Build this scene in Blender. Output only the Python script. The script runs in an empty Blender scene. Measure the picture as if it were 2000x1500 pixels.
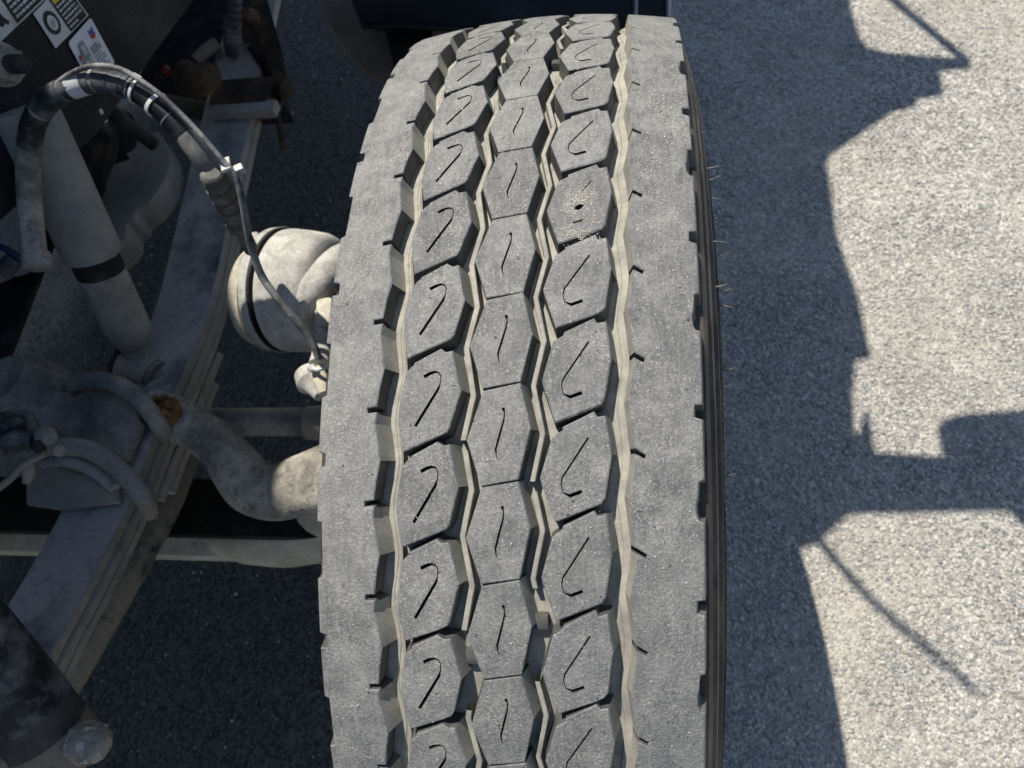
import bpy, bmesh, math, random
import numpy as np
from mathutils import Vector, Matrix
from math import radians, sin, cos, pi

random.seed(7); rng = np.random.default_rng(7)
scene = bpy.context.scene
COL = scene.collection

# ------------------------------------------------------------------ camera, sky, sun, exposure
SUN = Vector((-.28, .37, 1.0)).normalized()          # direction towards the sun
cam = bpy.data.cameras.new('camera'); camo = bpy.data.objects.new('camera', cam); COL.objects.link(camo)
camo.location = (.08629, -.35049, 1.47797)
camo.rotation_euler = (radians(26.4067), radians(8.4241), radians(3.5385))
cam.sensor_width = 36; cam.lens = 27.477; cam.clip_start = .02; cam.clip_end = 500
cam.dof.use_dof = True; cam.dof.focus_distance = .58; cam.dof.aperture_fstop = 11
scene.camera = camo
scene.cycles.diffuse_bounces = 2
world = bpy.data.worlds.new('World'); scene.world = world; world.use_nodes = True
nt = world.node_tree; nt.nodes.clear()
sky = nt.nodes.new('ShaderNodeTexSky'); sky.sky_type = 'NISHITA'; sky.sun_disc = False
sky.altitude = 300; sky.air_density = 1.0; sky.dust_density = .8; sky.ozone_density = 1.6
sky.sun_elevation = math.asin(SUN.z); sky.sun_rotation = math.atan2(SUN.x, SUN.y)
bg = nt.nodes.new('ShaderNodeBackground'); bg.inputs[1].default_value = .098
wo = nt.nodes.new('ShaderNodeOutputWorld')
nt.links.new(sky.outputs[0], bg.inputs[0]); nt.links.new(bg.outputs[0], wo.inputs[0])
sl = bpy.data.lights.new('sun', 'SUN'); sl.energy = 4.6; sl.angle = radians(.5); sl.color = (1, .95, .865)
so = bpy.data.objects.new('sun', sl); COL.objects.link(so); so.location = (-3, 3, 8)
so.rotation_euler = SUN.to_track_quat('Z', 'Y').to_euler()
scene.view_settings.view_transform = 'Standard'; scene.view_settings.look = 'None'
scene.view_settings.exposure = 0.18; scene.view_settings.gamma = 1

# ------------------------------------------------------------------ materials
def ramp(n, stops):
    el = n.color_ramp.elements
    while len(el) < len(stops): el.new(.5)
    for e, (p, c) in zip(el, stops):
        e.position = p; e.color = (c[0], c[1], c[2], 1) if hasattr(c, '__len__') else (c, c, c, 1)

def surface(name, base, dust, scale=8, lo=.45, hi=.6, rough=.75, metal=0, bump=.25, bscale=250, speck=None, speck_amt=.62, grain=.25, grime=None, grime_lo=.52, grime_hi=.66, grime_scale=None, detail=6, bdist=.002, spec=.35):
    """two real surface colours (paint and dust) mixed by world-space noise, fine grain and relief"""
    m = bpy.data.materials.new(name); m.use_nodes = True
    t = m.node_tree; N = t.nodes; L = t.links; b = N['Principled BSDF']
    geo = N.new('ShaderNodeNewGeometry')
    n1 = N.new('ShaderNodeTexNoise'); n1.inputs['Scale'].default_value = scale; n1.inputs['Detail'].default_value = detail; n1.inputs['Roughness'].default_value = .62
    r1 = N.new('ShaderNodeValToRGB'); ramp(r1, [(lo, 0.0), (hi, 1.0)])
    mx = N.new('ShaderNodeMix'); mx.data_type = 'RGBA'
    mx.inputs[6].default_value = (*base, 1); mx.inputs[7].default_value = (*dust, 1)
    L.new(geo.outputs['Position'], n1.inputs['Vector']); L.new(n1.outputs[0], r1.inputs[0]); L.new(r1.outputs[0], mx.inputs[0])
    n2 = N.new('ShaderNodeTexNoise'); n2.inputs['Scale'].default_value = bscale; n2.inputs['Detail'].default_value = 4; n2.inputs['Roughness'].default_value = .7
    L.new(geo.outputs['Position'], n2.inputs['Vector'])
    r2 = N.new('ShaderNodeValToRGB'); ramp(r2, [(.25, 1 - grain), (.75, 1 + grain)])
    mu = N.new('ShaderNodeMix'); mu.data_type = 'RGBA'; mu.blend_type = 'MULTIPLY'; mu.inputs[0].default_value = 1
    L.new(mx.outputs[2], mu.inputs[6])
    mm = N.new('ShaderNodeMapRange'); mm.inputs[1].default_value = .25; mm.inputs[2].default_value = .75; mm.inputs[3].default_value = 1 - grain; mm.inputs[4].default_value = 1 + grain
    L.new(n2.outputs[0], mm.inputs[0]); L.new(mm.outputs[0], mu.inputs[7])
    out = mu.outputs[2]
    if grime:
        n5 = N.new('ShaderNodeTexNoise'); n5.inputs['Scale'].default_value = grime_scale or scale * 2.3; n5.inputs['Detail'].default_value = 8; n5.inputs['Roughness'].default_value = .72
        sh_ = N.new('ShaderNodeVectorMath'); sh_.operation = 'ADD'; sh_.inputs[1].default_value = (3.1, 7.7, 1.9)
        L.new(geo.outputs['Position'], sh_.inputs[0]); L.new(sh_.outputs[0], n5.inputs['Vector'])
        r5 = N.new('ShaderNodeValToRGB'); ramp(r5, [(grime_lo, 0.0), (grime_hi, .6)]); L.new(n5.outputs[0], r5.inputs[0])
        mg = N.new('ShaderNodeMix'); mg.data_type = 'RGBA'; mg.inputs[7].default_value = (*grime, 1)
        L.new(r5.outputs[0], mg.inputs[0]); L.new(out, mg.inputs[6]); out = mg.outputs[2]
    if speck:
        n3 = N.new('ShaderNodeTexNoise'); n3.inputs['Scale'].default_value = bscale * 2.2; n3.inputs['Detail'].default_value = 3
        L.new(geo.outputs['Position'], n3.inputs['Vector'])
        r3 = N.new('ShaderNodeValToRGB'); ramp(r3, [(speck_amt, 0.0), (speck_amt + .06, 1.0)])
        L.new(n3.outputs[0], r3.inputs[0])
        ms = N.new('ShaderNodeMix'); ms.data_type = 'RGBA'; ms.inputs[7].default_value = (*speck, 1)
        L.new(r3.outputs[0], ms.inputs[0]); L.new(out, ms.inputs[6]); out = ms.outputs[2]
    L.new(out, b.inputs['Base Color'])
    b.inputs['Roughness'].default_value = rough; b.inputs['Metallic'].default_value = metal
    b.inputs['Specular IOR Level'].default_value = spec
    bp = N.new('ShaderNodeBump'); bp.inputs['Strength'].default_value = bump; bp.inputs['Distance'].default_value = bdist
    L.new(n2.outputs[0], bp.inputs['Height']); L.new(bp.outputs[0], b.inputs['Normal'])
    return m

def rubber_top():
    m = bpy.data.materials.new('worn_tread_rubber'); m.use_nodes = True
    t = m.node_tree; N = t.nodes; L = t.links; b = N['Principled BSDF']
    geo = N.new('ShaderNodeNewGeometry'); P_ = geo.outputs['Position']
    def noise(s, d, r=.6, dist=0):
        n = N.new('ShaderNodeTexNoise'); n.inputs['Scale'].default_value = s; n.inputs['Detail'].default_value = d
        n.inputs['Roughness'].default_value = r; n.inputs['Distortion'].default_value = dist
        L.new(P_, n.inputs['Vector']); return n.outputs[0]
    def mr(src, a, b_, c, d):
        n = N.new('ShaderNodeMapRange'); L.new(src, n.inputs[0])
        for i, v in zip((1, 2, 3, 4), (a, b_, c, d)): n.inputs[i].default_value = v
        return n.outputs[0]
    def mix(f, a, b_, blend='MIX'):
        n = N.new('ShaderNodeMix'); n.data_type = 'RGBA'; n.blend_type = blend
        if hasattr(f, 'links'): L.new(f, n.inputs[0])
        else: n.inputs[0].default_value = f
        for i, v in ((6, a), (7, b_)):
            if hasattr(v, 'links'): L.new(v, n.inputs[i])
            else: n.inputs[i].default_value = (*v, 1)
        return n.outputs[2]
    mp = N.new('ShaderNodeVectorMath'); mp.operation = 'MULTIPLY'; mp.inputs[1].default_value = (420, 70, 70); L.new(P_, mp.inputs[0])
    sn = N.new('ShaderNodeTexNoise'); sn.inputs['Scale'].default_value = 1; sn.inputs['Detail'].default_value = 4; sn.inputs['Roughness'].default_value = .65; L.new(mp.outputs[0], sn.inputs['Vector'])
    streak = mr(sn.outputs[0], .45, .72, 0, .55)
    big = mr(noise(9, 5), .40, .60, 0, 1)
    patch_ = mr(noise(46, 7, .72), .44, .60, 0, 1)
    med = mr(noise(150, 5, .7), .42, .62, 0, .75)
    fine = mr(noise(480, 3, .65), .3, .7, .80, 1.22)
    c = mix(big, (.126, .128, .128), (.192, .190, .182))
    c = mix(patch_, c, (.285, .279, .262))
    c = mix(med, c, (.205, .203, .196))
    c = mix(streak, c, (.32, .314, .295))
    c = mix(1.0, c, fine, 'MULTIPLY')
    inf = N.new('ShaderNodeObjectInfo'); c = mix(1.0, c, mr(inf.outputs['Random'], 0, 1, .90, 1.08), 'MULTIPLY')
    # pale dust flecks, scuffs and small dark pits, thicker in some areas than others
    w = noise(330, 3, .55, 3.0); cov = mr(noise(22, 4), .36, .64, .650, .545)
    sb_ = N.new('ShaderNodeMath'); sb_.operation = 'SUBTRACT'; L.new(w, sb_.inputs[0]); L.new(cov, sb_.inputs[1])
    fl = mr(sb_.outputs[0], 0, .06, 0, .8)
    c = mix(fl, c, (.46, .44, .39))
    sp3 = mr(noise(850, 1, .5), .705, .735, 0, .9)
    c = mix(sp3, c, (.66, .64, .60))
    pit = mr(noise(260, 2, .5), .24, .29, 1, 0)
    c = mix(pit, c, (.06, .06, .06))
    L.new(c, b.inputs['Base Color']); b.inputs['Roughness'].default_value = .72; b.inputs['Specular IOR Level'].default_value = .3
    bp = N.new('ShaderNodeBump'); bp.inputs['Strength'].default_value = .85; bp.inputs['Distance'].default_value = .0014
    L.new(noise(480, 5, .7), bp.inputs['Height']); L.new(bp.outputs[0], b.inputs['Normal'])
    return m

M_top = rubber_top()
M_wall = surface('dusty_groove_rubber', (.075, .075, .074), (.15, .145, .128), scale=45, lo=.42, hi=.68, rough=.85, bump=.25, bscale=500, grain=.18, bdist=.0006)  # darkened so the steep walls carry the groove shade in their colour
M_floor = surface('groove_floor_dust', (.27, .26, .225), (.43, .41, .345), scale=70, lo=.35, hi=.65, rough=.9, bump=.2, bscale=450, grain=.15, bdist=.0006)
M_side = surface('sidewall_rubber', (.026, .024, .023), (.115, .094, .074), scale=26, lo=.40, hi=.70, rough=.6, bump=.15, bscale=500, grain=.25, bdist=.0004)
M_spew = surface('vent_spew_rubber', (.10, .09, .075), (.28, .25, .2), scale=60, rough=.7, bump=0)
M_rim = surface('rim_steel', (.30, .30, .31), (.22, .2, .17), scale=6, rough=.45, metal=.6, bump=.05)
M_grit = surface('sand_grit', (.42, .395, .325), (.58, .55, .48), scale=900, rough=.8, bump=0, grain=.3)
M_duststeel = surface('blue_grey_dusty_steel', (.15, .148, .138), (.33, .312, .27), scale=12, lo=.40, hi=.58, rough=.7, bump=.3, bscale=160, speck=(.03, .035, .045), speck_amt=.66, grime=(.055, .06, .068), grime_lo=.50, grime_hi=.70)
M_leaf = surface('leaf_steel', (.075, .083, .092), (.41, .40, .36), scale=7, lo=.34, hi=.52, rough=.7, bump=.25, bscale=180, grain=.22, grime=(.025, .036, .055), grime_lo=.54, grime_hi=.68, grime_scale=12)
M_leafside = surface('leaf_edge_steel', (.27, .255, .23), (.39, .365, .32), scale=9, lo=.35, hi=.65, rough=.8, bump=.2, bscale=200, grime=(.07, .068, .062), grime_lo=.52, grime_hi=.72)
M_shock = surface('shock_grey_paint', (.23, .215, .19), (.38, .35, .30), scale=18, lo=.4, hi=.66, rough=.7, bump=.15, bscale=220, grain=.15, grime=(.12, .115, .105), grime_lo=.50, grime_hi=.72, speck=(.55, .53, .48), speck_amt=.70)
M_shock2 = surface('shock_blue_grey_tube', (.19, .20, .20), (.28, .28, .265), scale=14, lo=.4, hi=.66, rough=.65, bump=.15, bscale=220, grain=.15, grime=(.11, .12, .13), grime_lo=.50, grime_hi=.72, speck=(.45, .45, .44), speck_amt=.70)
M_black = surface('black_paint_dusty', (.0045, .006, .010), (.075, .075, .07), scale=5, lo=.52, hi=.76, rough=.4, bump=.1, bscale=120, grain=.3)
M_blackspk = surface('black_plate_speckled', (.006, .008, .013), (.045, .047, .050), scale=7, lo=.54, hi=.82, rough=.55, bump=.2, bscale=150, speck=(.24, .23, .21), speck_amt=.70)
M_gloss = surface('black_bumper_plastic', (.006, .007, .010), (.028, .030, .034), scale=6, lo=.5, hi=.75, rough=.35, bump=.05, bscale=100)
M_tape = surface('black_tape_wrap', (.014, .016, .020), (.15, .155, .16), scale=26, lo=.45, hi=.66, rough=.5, bump=.35, bscale=120, grain=.3)
M_hose = surface('dusty_grey_hose', (.13, .125, .115), (.33, .31, .275), scale=22, lo=.38, hi=.62, rough=.8, bump=.3, bscale=220, grain=.3, grime=(.035, .033, .03), grime_lo=.50, grime_hi=.66, grime_scale=40, speck=(.5, .48, .43), speck_amt=.72)
M_cable = surface('cable_black', (.03, .032, .036), (.17, .17, .165), scale=40, lo=.4, hi=.65, rough=.55, bump=.1)
M_white = surface('white_plastic', (.70, .69, .66), (.55, .53, .48), scale=60, rough=.5, bump=.05, grain=.05)
M_brass = surface('grimy_fitting', (.09, .087, .08), (.22, .205, .18), scale=40, lo=.35, hi=.65, rough=.7, bump=.3, grime=(.03, .027, .022), grime_lo=.5, grime_hi=.65, grime_scale=70)
M_cast = surface('dusty_cast_iron', (.20, .185, .155), (.50, .46, .38), scale=24, lo=.36, hi=.62, rough=.85, bump=.5, bscale=140, speck=(.04, .045, .055), speck_amt=.66, bdist=.004, grime=(.07, .065, .058), grime_lo=.53, grime_hi=.64, grime_scale=80)
M_chamber = surface('dust_caked_aluminium', (.42, .405, .365), (.60, .58, .525), scale=30, lo=.35, hi=.65, rough=.9, bump=.45, bscale=280, grain=.25, grime=(.20, .175, .135), grime_lo=.47, grime_hi=.66, grime_scale=38, speck=(.72, .69, .62), speck_amt=.68)
M_tan = surface('tan_dust', (.26, .235, .195), (.37, .335, .275), scale=10, lo=.35, hi=.65, rough=.95, bump=.1, bscale=200, grain=.12, grime=(.13, .115, .095), grime_lo=.52, grime_hi=.75)
M_beige = surface('beige_dust', (.48, .43, .32), (.66, .60, .48), scale=16, lo=.35, hi=.62, rough=.95, bump=.15, bscale=200, grain=.2, grime=(.11, .085, .055), grime_lo=.55, grime_hi=.72, grime_scale=14)
M_sulphur = surface('pale_yellow_dust', (.46, .425, .33), (.60, .565, .47), scale=60, rough=.95, bump=.5, bscale=300)
M_rust = surface('rust', (.14, .058, .020), (.30, .155, .06), scale=90, lo=.35, hi=.65, rough=.9, bump=.5, bscale=400)
M_oldrust = surface('dark_rusty_steel', (.03, .024, .018), (.14, .085, .045), scale=22, lo=.4, hi=.7, rough=.9, bump=.4, bscale=150)
M_dark = surface('grimy_dark_steel', (.012, .012, .013), (.05, .047, .042), scale=12, rough=.8, bump=.3, bscale=120)
M_brown = surface('brown_dusty_plastic', (.15, .122, .092), (.23, .19, .145), scale=9, lo=.35, hi=.65, rough=.85, bump=.1, bscale=200)
M_red = surface('red_plastic', (.16, .008, .008), (.10, .01, .01), scale=30, rough=.5, bump=0)
M_chrome = surface('bright_trim', (.42, .43, .45), (.30, .31, .33), scale=20, rough=.3, metal=.5, bump=0)
M_inkblack = surface('ink_black', (.012, .013, .016), (.03, .03, .032), scale=30, rough=.5, bump=0)
M_label = surface('label_white', (.56, .57, .58), (.36, .35, .33), scale=26, lo=.45, hi=.72, rough=.5, bump=0, grain=.08)
M_inkblue = surface('ink_blue', (.02, .07, .42), (.03, .09, .4), scale=20, rough=.5, bump=0, grain=.05)
M_inkred = surface('ink_red', (.55, .03, .05), (.45, .03, .05), scale=20, rough=.5, bump=0, grain=.05)
M_inkgrey = surface('ink_grey', (.22, .22, .24), (.28, .28, .3), scale=20, rough=.5, bump=0, grain=.05)
M_inkyellow = surface('ink_yellow', (.65, .55, .04), (.55, .48, .05), scale=20, rough=.5, bump=0, grain=.05)

# ------------------------------------------------------------------ mesh helpers
def link(o, parent=None):
    COL.objects.link(o)
    if parent is not None: o.parent = parent
    return o
def mesh_obj(name, bm, mats, parent=None, sharp=38, loc=None):
    me = bpy.data.meshes.new(name); bmesh.ops.recalc_face_normals(bm, faces=bm.faces[:]); bm.to_mesh(me); bm.free()
    for m in (mats if isinstance(mats, (list, tuple)) else [mats]): me.materials.append(m)
    me.polygons.foreach_set('use_smooth', [True] * len(me.polygons)); me.set_sharp_from_angle(angle=radians(sharp))
    o = bpy.data.objects.new(name, me)
    return link(o, parent)
def tag(o, label, cat, group=None, kind=None):
    o['label'] = label; o['category'] = cat
    if group: o['group'] = group
    if kind: o['kind'] = kind
    return o
def thing(name, label, cat, loc=(0, 0, 0), group=None):
    o = bpy.data.objects.new(name, None); o.empty_display_size = .05; link(o); o.location = loc
    return tag(o, label, cat, group)
def part(name, bm, mats, parent, sharp=38):
    """mesh given in world coordinates, parented to an unrotated Empty"""
    bmesh.ops.translate(bm, verts=bm.verts[:], vec=-parent.location if parent.parent is None else -parent.location - parent.parent.location)
    return mesh_obj(name, bm, mats, parent, sharp)
def part_flat(name, bm, mats, parent): return part(name, bm, mats, parent, 24)
def sub(name, bm, mats, parent, sharp=38):
    """sub-part: parent is a part object placed at its thing's origin"""
    root = parent.parent
    bmesh.ops.translate(bm, verts=bm.verts[:], vec=-root.location)
    return mesh_obj(name, bm, mats, parent, sharp)

def smooth_path(pts, n=6):
    pts = [Vector(p) for p in pts]; out = []
    ext = [2 * pts[0] - pts[1]] + pts + [2 * pts[-1] - pts[-2]]
    for i in range(1, len(ext) - 2):
        a, b, c, d = ext[i - 1:i + 3]
        for k in range(n):
            u = k / n
            out.append(.5 * ((2 * b) + (c - a) * u + (2 * a - 5 * b + 4 * c - d) * u * u + (3 * b - a - 3 * c + d) * u ** 3))
    out.append(pts[-1]); return out
def lerp_list(vals, n):
    out = []
    for i in range(n):
        f = i / max(1, n - 1) * (len(vals) - 1); k = min(int(f), len(vals) - 2); out.append(vals[k] * (1 - f + k) + vals[k + 1] * (f - k))
    return out
def tube(pts, rad, seg=14, n=6, bm=None, flat=None, jitter=0, smooth=True):
    bm = bm or bmesh.new()
    P_ = smooth_path(pts, n) if smooth else [Vector(p) for p in pts]
    R_ = lerp_list(rad, len(P_)) if isinstance(rad, (list, tuple)) else [rad] * len(P_)
    rings = []; up = None
    for i, p in enumerate(P_):
        d = (P_[min(i + 1, len(P_) - 1)] - P_[max(i - 1, 0)]).normalized()
        if up is None: up = Vector((0, 0, 1)) if abs(d.z) < .9 else Vector((0, 1, 0))
        s = d.cross(up).normalized(); up = s.cross(d).normalized()
        fs = flat or 1.0
        rings.append([bm.verts.new(p + (s * cos(2 * pi * k / seg) + up * sin(2 * pi * k / seg) * fs) * R_[i] * (1 + jitter * (random.random() - .5))) for k in range(seg)])
    for a, b in zip(rings, rings[1:]):
        for k in range(seg): bm.faces.new((a[k], a[(k + 1) % seg], b[(k + 1) % seg], b[k]))
    bm.faces.new(rings[0][::-1]); bm.faces.new(rings[-1])
    return bm
def lathe(profile, origin, axis, seg=40, bm=None, cap=True):
    """profile: (distance along axis, radius)"""
    bm = bm or bmesh.new(); o = Vector(origin); a = Vector(axis).normalized()
    s = a.cross(Vector((0, 0, 1)) if abs(a.z) < .9 else Vector((0, 1, 0))).normalized(); u = s.cross(a)
    rings = [[bm.verts.new(o + a * t + (s * cos(2 * pi * k / seg) + u * sin(2 * pi * k / seg)) * r) for k in range(seg)] for t, r in profile]
    for p, q in zip(rings, rings[1:]):
        for k in range(seg): bm.faces.new((p[k], p[(k + 1) % seg], q[(k + 1) % seg], q[k]))
    if cap: bm.faces.new(rings[0][::-1]); bm.faces.new(rings[-1])
    return bm
def bevel(bm, w, seg=2, ang=30):
    es = [e for e in bm.edges if len(e.link_faces) == 2 and e.calc_face_angle(0) > radians(ang)]
    if es: bmesh.ops.bevel(bm, geom=es, offset=w, segments=seg, affect='EDGES', profile=.6)
    return bm
def obox(c, size, rz=0, rx=0, ry=0, bv=.003, bm=None):
    b = bmesh.new()
    bmesh.ops.create_cube(b, size=1)
    bmesh.ops.scale(b, verts=b.verts[:], vec=size)
    if bv: bevel(b, bv)
    bmesh.ops.transform(b, verts=b.verts[:], matrix=Matrix.Translation(Vector(c)) @ Matrix.Rotation(rz, 4, 'Z') @ Matrix.Rotation(ry, 4, 'Y') @ Matrix.Rotation(rx, 4, 'X'))
    return b
def prism(poly, ext, bv=.002):
    """polygon of 3-D points extruded by vector ext"""
    bm = bmesh.new(); e = Vector(ext)
    a = [bm.verts.new(Vector(p)) for p in poly]; b = [bm.verts.new(Vector(p) + e) for p in poly]
    bm.faces.new(a); bm.faces.new(b[::-1]); n = len(a)
    for i in range(n): bm.faces.new((a[i], b[i], b[(i + 1) % n], a[(i + 1) % n]))
    bmesh.ops.recalc_face_normals(bm, faces=bm.faces[:])
    if bv: bevel(bm, bv)
    return bm
def hexnut(c, axis, r, h, bm=None, hole=0):
    return bevel(lathe([(0, r), (h, r)], c, axis, seg=6, bm=bm), r * .08)
def join(bm, other):
    me = bpy.data.meshes.new('tmp'); other.to_mesh(me); other.free(); bm.from_mesh(me); bpy.data.meshes.remove(me); return bm

# ------------------------------------------------------------------ ground
def ground_mat():
    m = bpy.data.materials.new('dusty_asphalt'); m.use_nodes = True
    t = m.node_tree; N = t.nodes; L = t.links; b = N['Principled BSDF']
    geo = N.new('ShaderNodeNewGeometry'); P_ = geo.outputs['Position']
    v1 = N.new('ShaderNodeTexVoronoi'); v1.inputs['Scale'].default_value = 190; L.new(P_, v1.inputs['Vector'])
    v2 = N.new('ShaderNodeTexVoronoi'); v2.inputs['Scale'].default_value = 520; L.new(P_, v2.inputs['Vector'])
    sp = N.new('ShaderNodeSeparateColor'); L.new(v1.outputs['Color'], sp.inputs[0])
    r = N.new('ShaderNodeValToRGB'); ramp(r, [(0, (.20, .193, .178)), (.25, (.37, .352, .315)), (.6, (.52, .494, .435)), (.85, (.65, .62, .55)), (1, (.80, .775, .70))])
    L.new(sp.outputs[0], r.inputs[0])
    sp2 = N.new('ShaderNodeSeparateColor'); L.new(v2.outputs['Color'], sp2.inputs[0])
    mr = N.new('ShaderNodeMapRange'); mr.inputs[3].default_value = .66; mr.inputs[4].default_value = 1.30; L.new(sp2.outputs[1], mr.inputs[0])
    mu = N.new('ShaderNodeMix'); mu.data_type = 'RGBA'; mu.blend_type = 'MULTIPLY'; mu.inputs[0].default_value = 1
    L.new(r.outputs[0], mu.inputs[6]); L.new(mr.outputs[0], mu.inputs[7])
    n = N.new('ShaderNodeTexNoise'); n.inputs['Scale'].default_value = 3.2; n.inputs['Detail'].default_value = 5; L.new(P_, n.inputs['Vector'])
    mr2 = N.new('ShaderNodeMapRange'); mr2.inputs[1].default_value = .4; mr2.inputs[2].default_value = .7; mr2.inputs[3].default_value = 0; mr2.inputs[4].default_value = .55; L.new(n.outputs[0], mr2.inputs[0])
    mx = N.new('ShaderNodeMix'); mx.data_type = 'RGBA'; mx.inputs[7].default_value = (.53, .487, .40, 1)
    L.new(mr2.outputs[0], mx.inputs[0]); L.new(mu.outputs[2], mx.inputs[6])
    # oily sludge plus truck shade painted into one ragged dark band, with pale grit
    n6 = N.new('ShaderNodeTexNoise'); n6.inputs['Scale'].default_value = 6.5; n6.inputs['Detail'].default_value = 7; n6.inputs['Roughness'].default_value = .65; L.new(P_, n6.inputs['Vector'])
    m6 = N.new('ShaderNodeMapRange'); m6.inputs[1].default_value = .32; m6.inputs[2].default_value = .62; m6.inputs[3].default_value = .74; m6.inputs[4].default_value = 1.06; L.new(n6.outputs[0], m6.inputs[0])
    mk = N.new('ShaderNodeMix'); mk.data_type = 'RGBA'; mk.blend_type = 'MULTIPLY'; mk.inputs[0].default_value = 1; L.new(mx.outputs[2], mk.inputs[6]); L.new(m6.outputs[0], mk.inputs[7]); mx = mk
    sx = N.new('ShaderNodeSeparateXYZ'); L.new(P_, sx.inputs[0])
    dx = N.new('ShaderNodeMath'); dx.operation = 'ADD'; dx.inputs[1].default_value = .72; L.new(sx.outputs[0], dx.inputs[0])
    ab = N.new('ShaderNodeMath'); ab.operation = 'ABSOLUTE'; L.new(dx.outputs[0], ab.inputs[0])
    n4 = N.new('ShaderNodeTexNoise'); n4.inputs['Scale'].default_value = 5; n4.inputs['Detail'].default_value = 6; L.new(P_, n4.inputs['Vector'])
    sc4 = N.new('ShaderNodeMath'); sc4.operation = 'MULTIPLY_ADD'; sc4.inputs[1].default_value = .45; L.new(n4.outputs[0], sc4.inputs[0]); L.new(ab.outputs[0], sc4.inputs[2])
    oil_shade = N.new('ShaderNodeMapRange'); oil_shade.inputs[1].default_value = .70; oil_shade.inputs[2].default_value = .92; oil_shade.inputs[3].default_value = 1; oil_shade.inputs[4].default_value = 0; L.new(sc4.outputs[0], oil_shade.inputs[0])
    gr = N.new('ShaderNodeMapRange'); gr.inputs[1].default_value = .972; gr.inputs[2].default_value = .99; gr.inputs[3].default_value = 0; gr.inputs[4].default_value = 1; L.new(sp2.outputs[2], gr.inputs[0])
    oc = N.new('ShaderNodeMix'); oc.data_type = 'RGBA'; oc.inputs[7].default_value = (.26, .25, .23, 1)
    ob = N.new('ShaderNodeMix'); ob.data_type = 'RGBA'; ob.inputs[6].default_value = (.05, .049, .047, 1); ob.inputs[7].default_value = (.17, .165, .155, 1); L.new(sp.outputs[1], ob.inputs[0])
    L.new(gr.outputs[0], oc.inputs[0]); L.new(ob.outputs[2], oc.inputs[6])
    fin = N.new('ShaderNodeMix'); fin.data_type = 'RGBA'; L.new(oil_shade.outputs[0], fin.inputs[0]); L.new(mx.outputs[2], fin.inputs[6]); L.new(oc.outputs[2], fin.inputs[7])
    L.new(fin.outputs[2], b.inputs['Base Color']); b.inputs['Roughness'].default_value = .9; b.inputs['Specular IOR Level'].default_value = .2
    bp = N.new('ShaderNodeBump'); bp.inputs['Strength'].default_value = .7; bp.inputs['Distance'].default_value = .003
    ad = N.new('ShaderNodeMath'); ad.operation = 'ADD'; L.new(v1.outputs['Distance'], ad.inputs[0]); L.new(v2.outputs['Distance'], ad.inputs[1])
    iv = N.new('ShaderNodeMath'); iv.operation = 'MULTIPLY'; iv.inputs[1].default_value = -1; L.new(ad.outputs[0], iv.inputs[0])
    L.new(iv.outputs[0], bp.inputs['Height']); L.new(bp.outputs[0], b.inputs['Normal'])
    return m
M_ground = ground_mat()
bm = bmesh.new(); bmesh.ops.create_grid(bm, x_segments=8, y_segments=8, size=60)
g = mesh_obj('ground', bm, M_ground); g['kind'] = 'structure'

def stones(name, pts, sizes, mats, label, cat):
    ico = bmesh.new(); bmesh.ops.create_icosphere(ico, subdivisions=1, radius=1)
    V = np.array([v.co for v in ico.verts]); F = np.array([[v.index for v in f.verts] for f in ico.faces]); ico.free()
    n = len(pts); nv = len(V)
    th = rng.uniform(0, 2 * pi, n); sc = rng.uniform(.65, 1.35, (n, 3)) * sizes[:, None]; sc[:, 2] *= .62
    lump = rng.uniform(.78, 1.18, (n, nv, 1))
    W = V[None] * lump * sc[:, None, :]
    c, s = np.cos(th)[:, None], np.sin(th)[:, None]
    X = W[..., 0] * c - W[..., 1] * s; Y = W[..., 0] * s + W[..., 1] * c
    W = np.stack([X, Y, W[..., 2]], -1) + pts[:, None, :]
    faces = (F[None] + (np.arange(n) * nv)[:, None, None]).reshape(-1, 3)
    me = bpy.data.meshes.new(name); me.vertices.add(n * nv); me.vertices.foreach_set('co', W.astype(np.float32).ravel())
    nf = len(faces); me.loops.add(nf * 3); me.loops.foreach_set('vertex_index', faces.astype(np.int32).ravel())
    me.polygons.add(nf); me.polygons.foreach_set('loop_start', np.arange(0, nf * 3, 3, dtype=np.int32)); me.polygons.foreach_set('loop_total', np.full(nf, 3, dtype=np.int32))
    for m in mats: me.materials.append(m)
    mi = np.repeat(rng.integers(0, len(mats), n), len(F)); me.polygons.foreach_set('material_index', mi.astype(np.int32))
    me.polygons.foreach_set('use_smooth', np.ones(nf, dtype=bool)); me.update(); me.validate()
    o = bpy.data.objects.new(name, me); link(o); tag(o, label, cat, kind='stuff'); return o
S_m = [surface('stone_%s' % k, a, b, scale=120, rough=.85, bump=.1, grain=.15) for k, a, b in (
    ('grey', (.33, .325, .31), (.42, .41, .39)), ('pale', (.48, .465, .43), (.58, .56, .52)), ('slate', (.25, .26, .26), (.33, .335, .33)),
    ('buff', (.45, .415, .36), (.53, .49, .43)), ('pinkish', (.41, .355, .315), (.49, .44, .40)), ('cream', (.55, .525, .465), (.65, .625, .57)))]
def scatter(n, x0, x1, y0, y1, r0, r1, sink):
    p = np.stack([rng.uniform(x0, x1, n), rng.uniform(y0, y1, n), np.zeros(n)], 1); s = r0 + (r1 - r0) * rng.random(n) ** 2.2
    p[:, 2] = s * sink; return p, s
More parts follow.
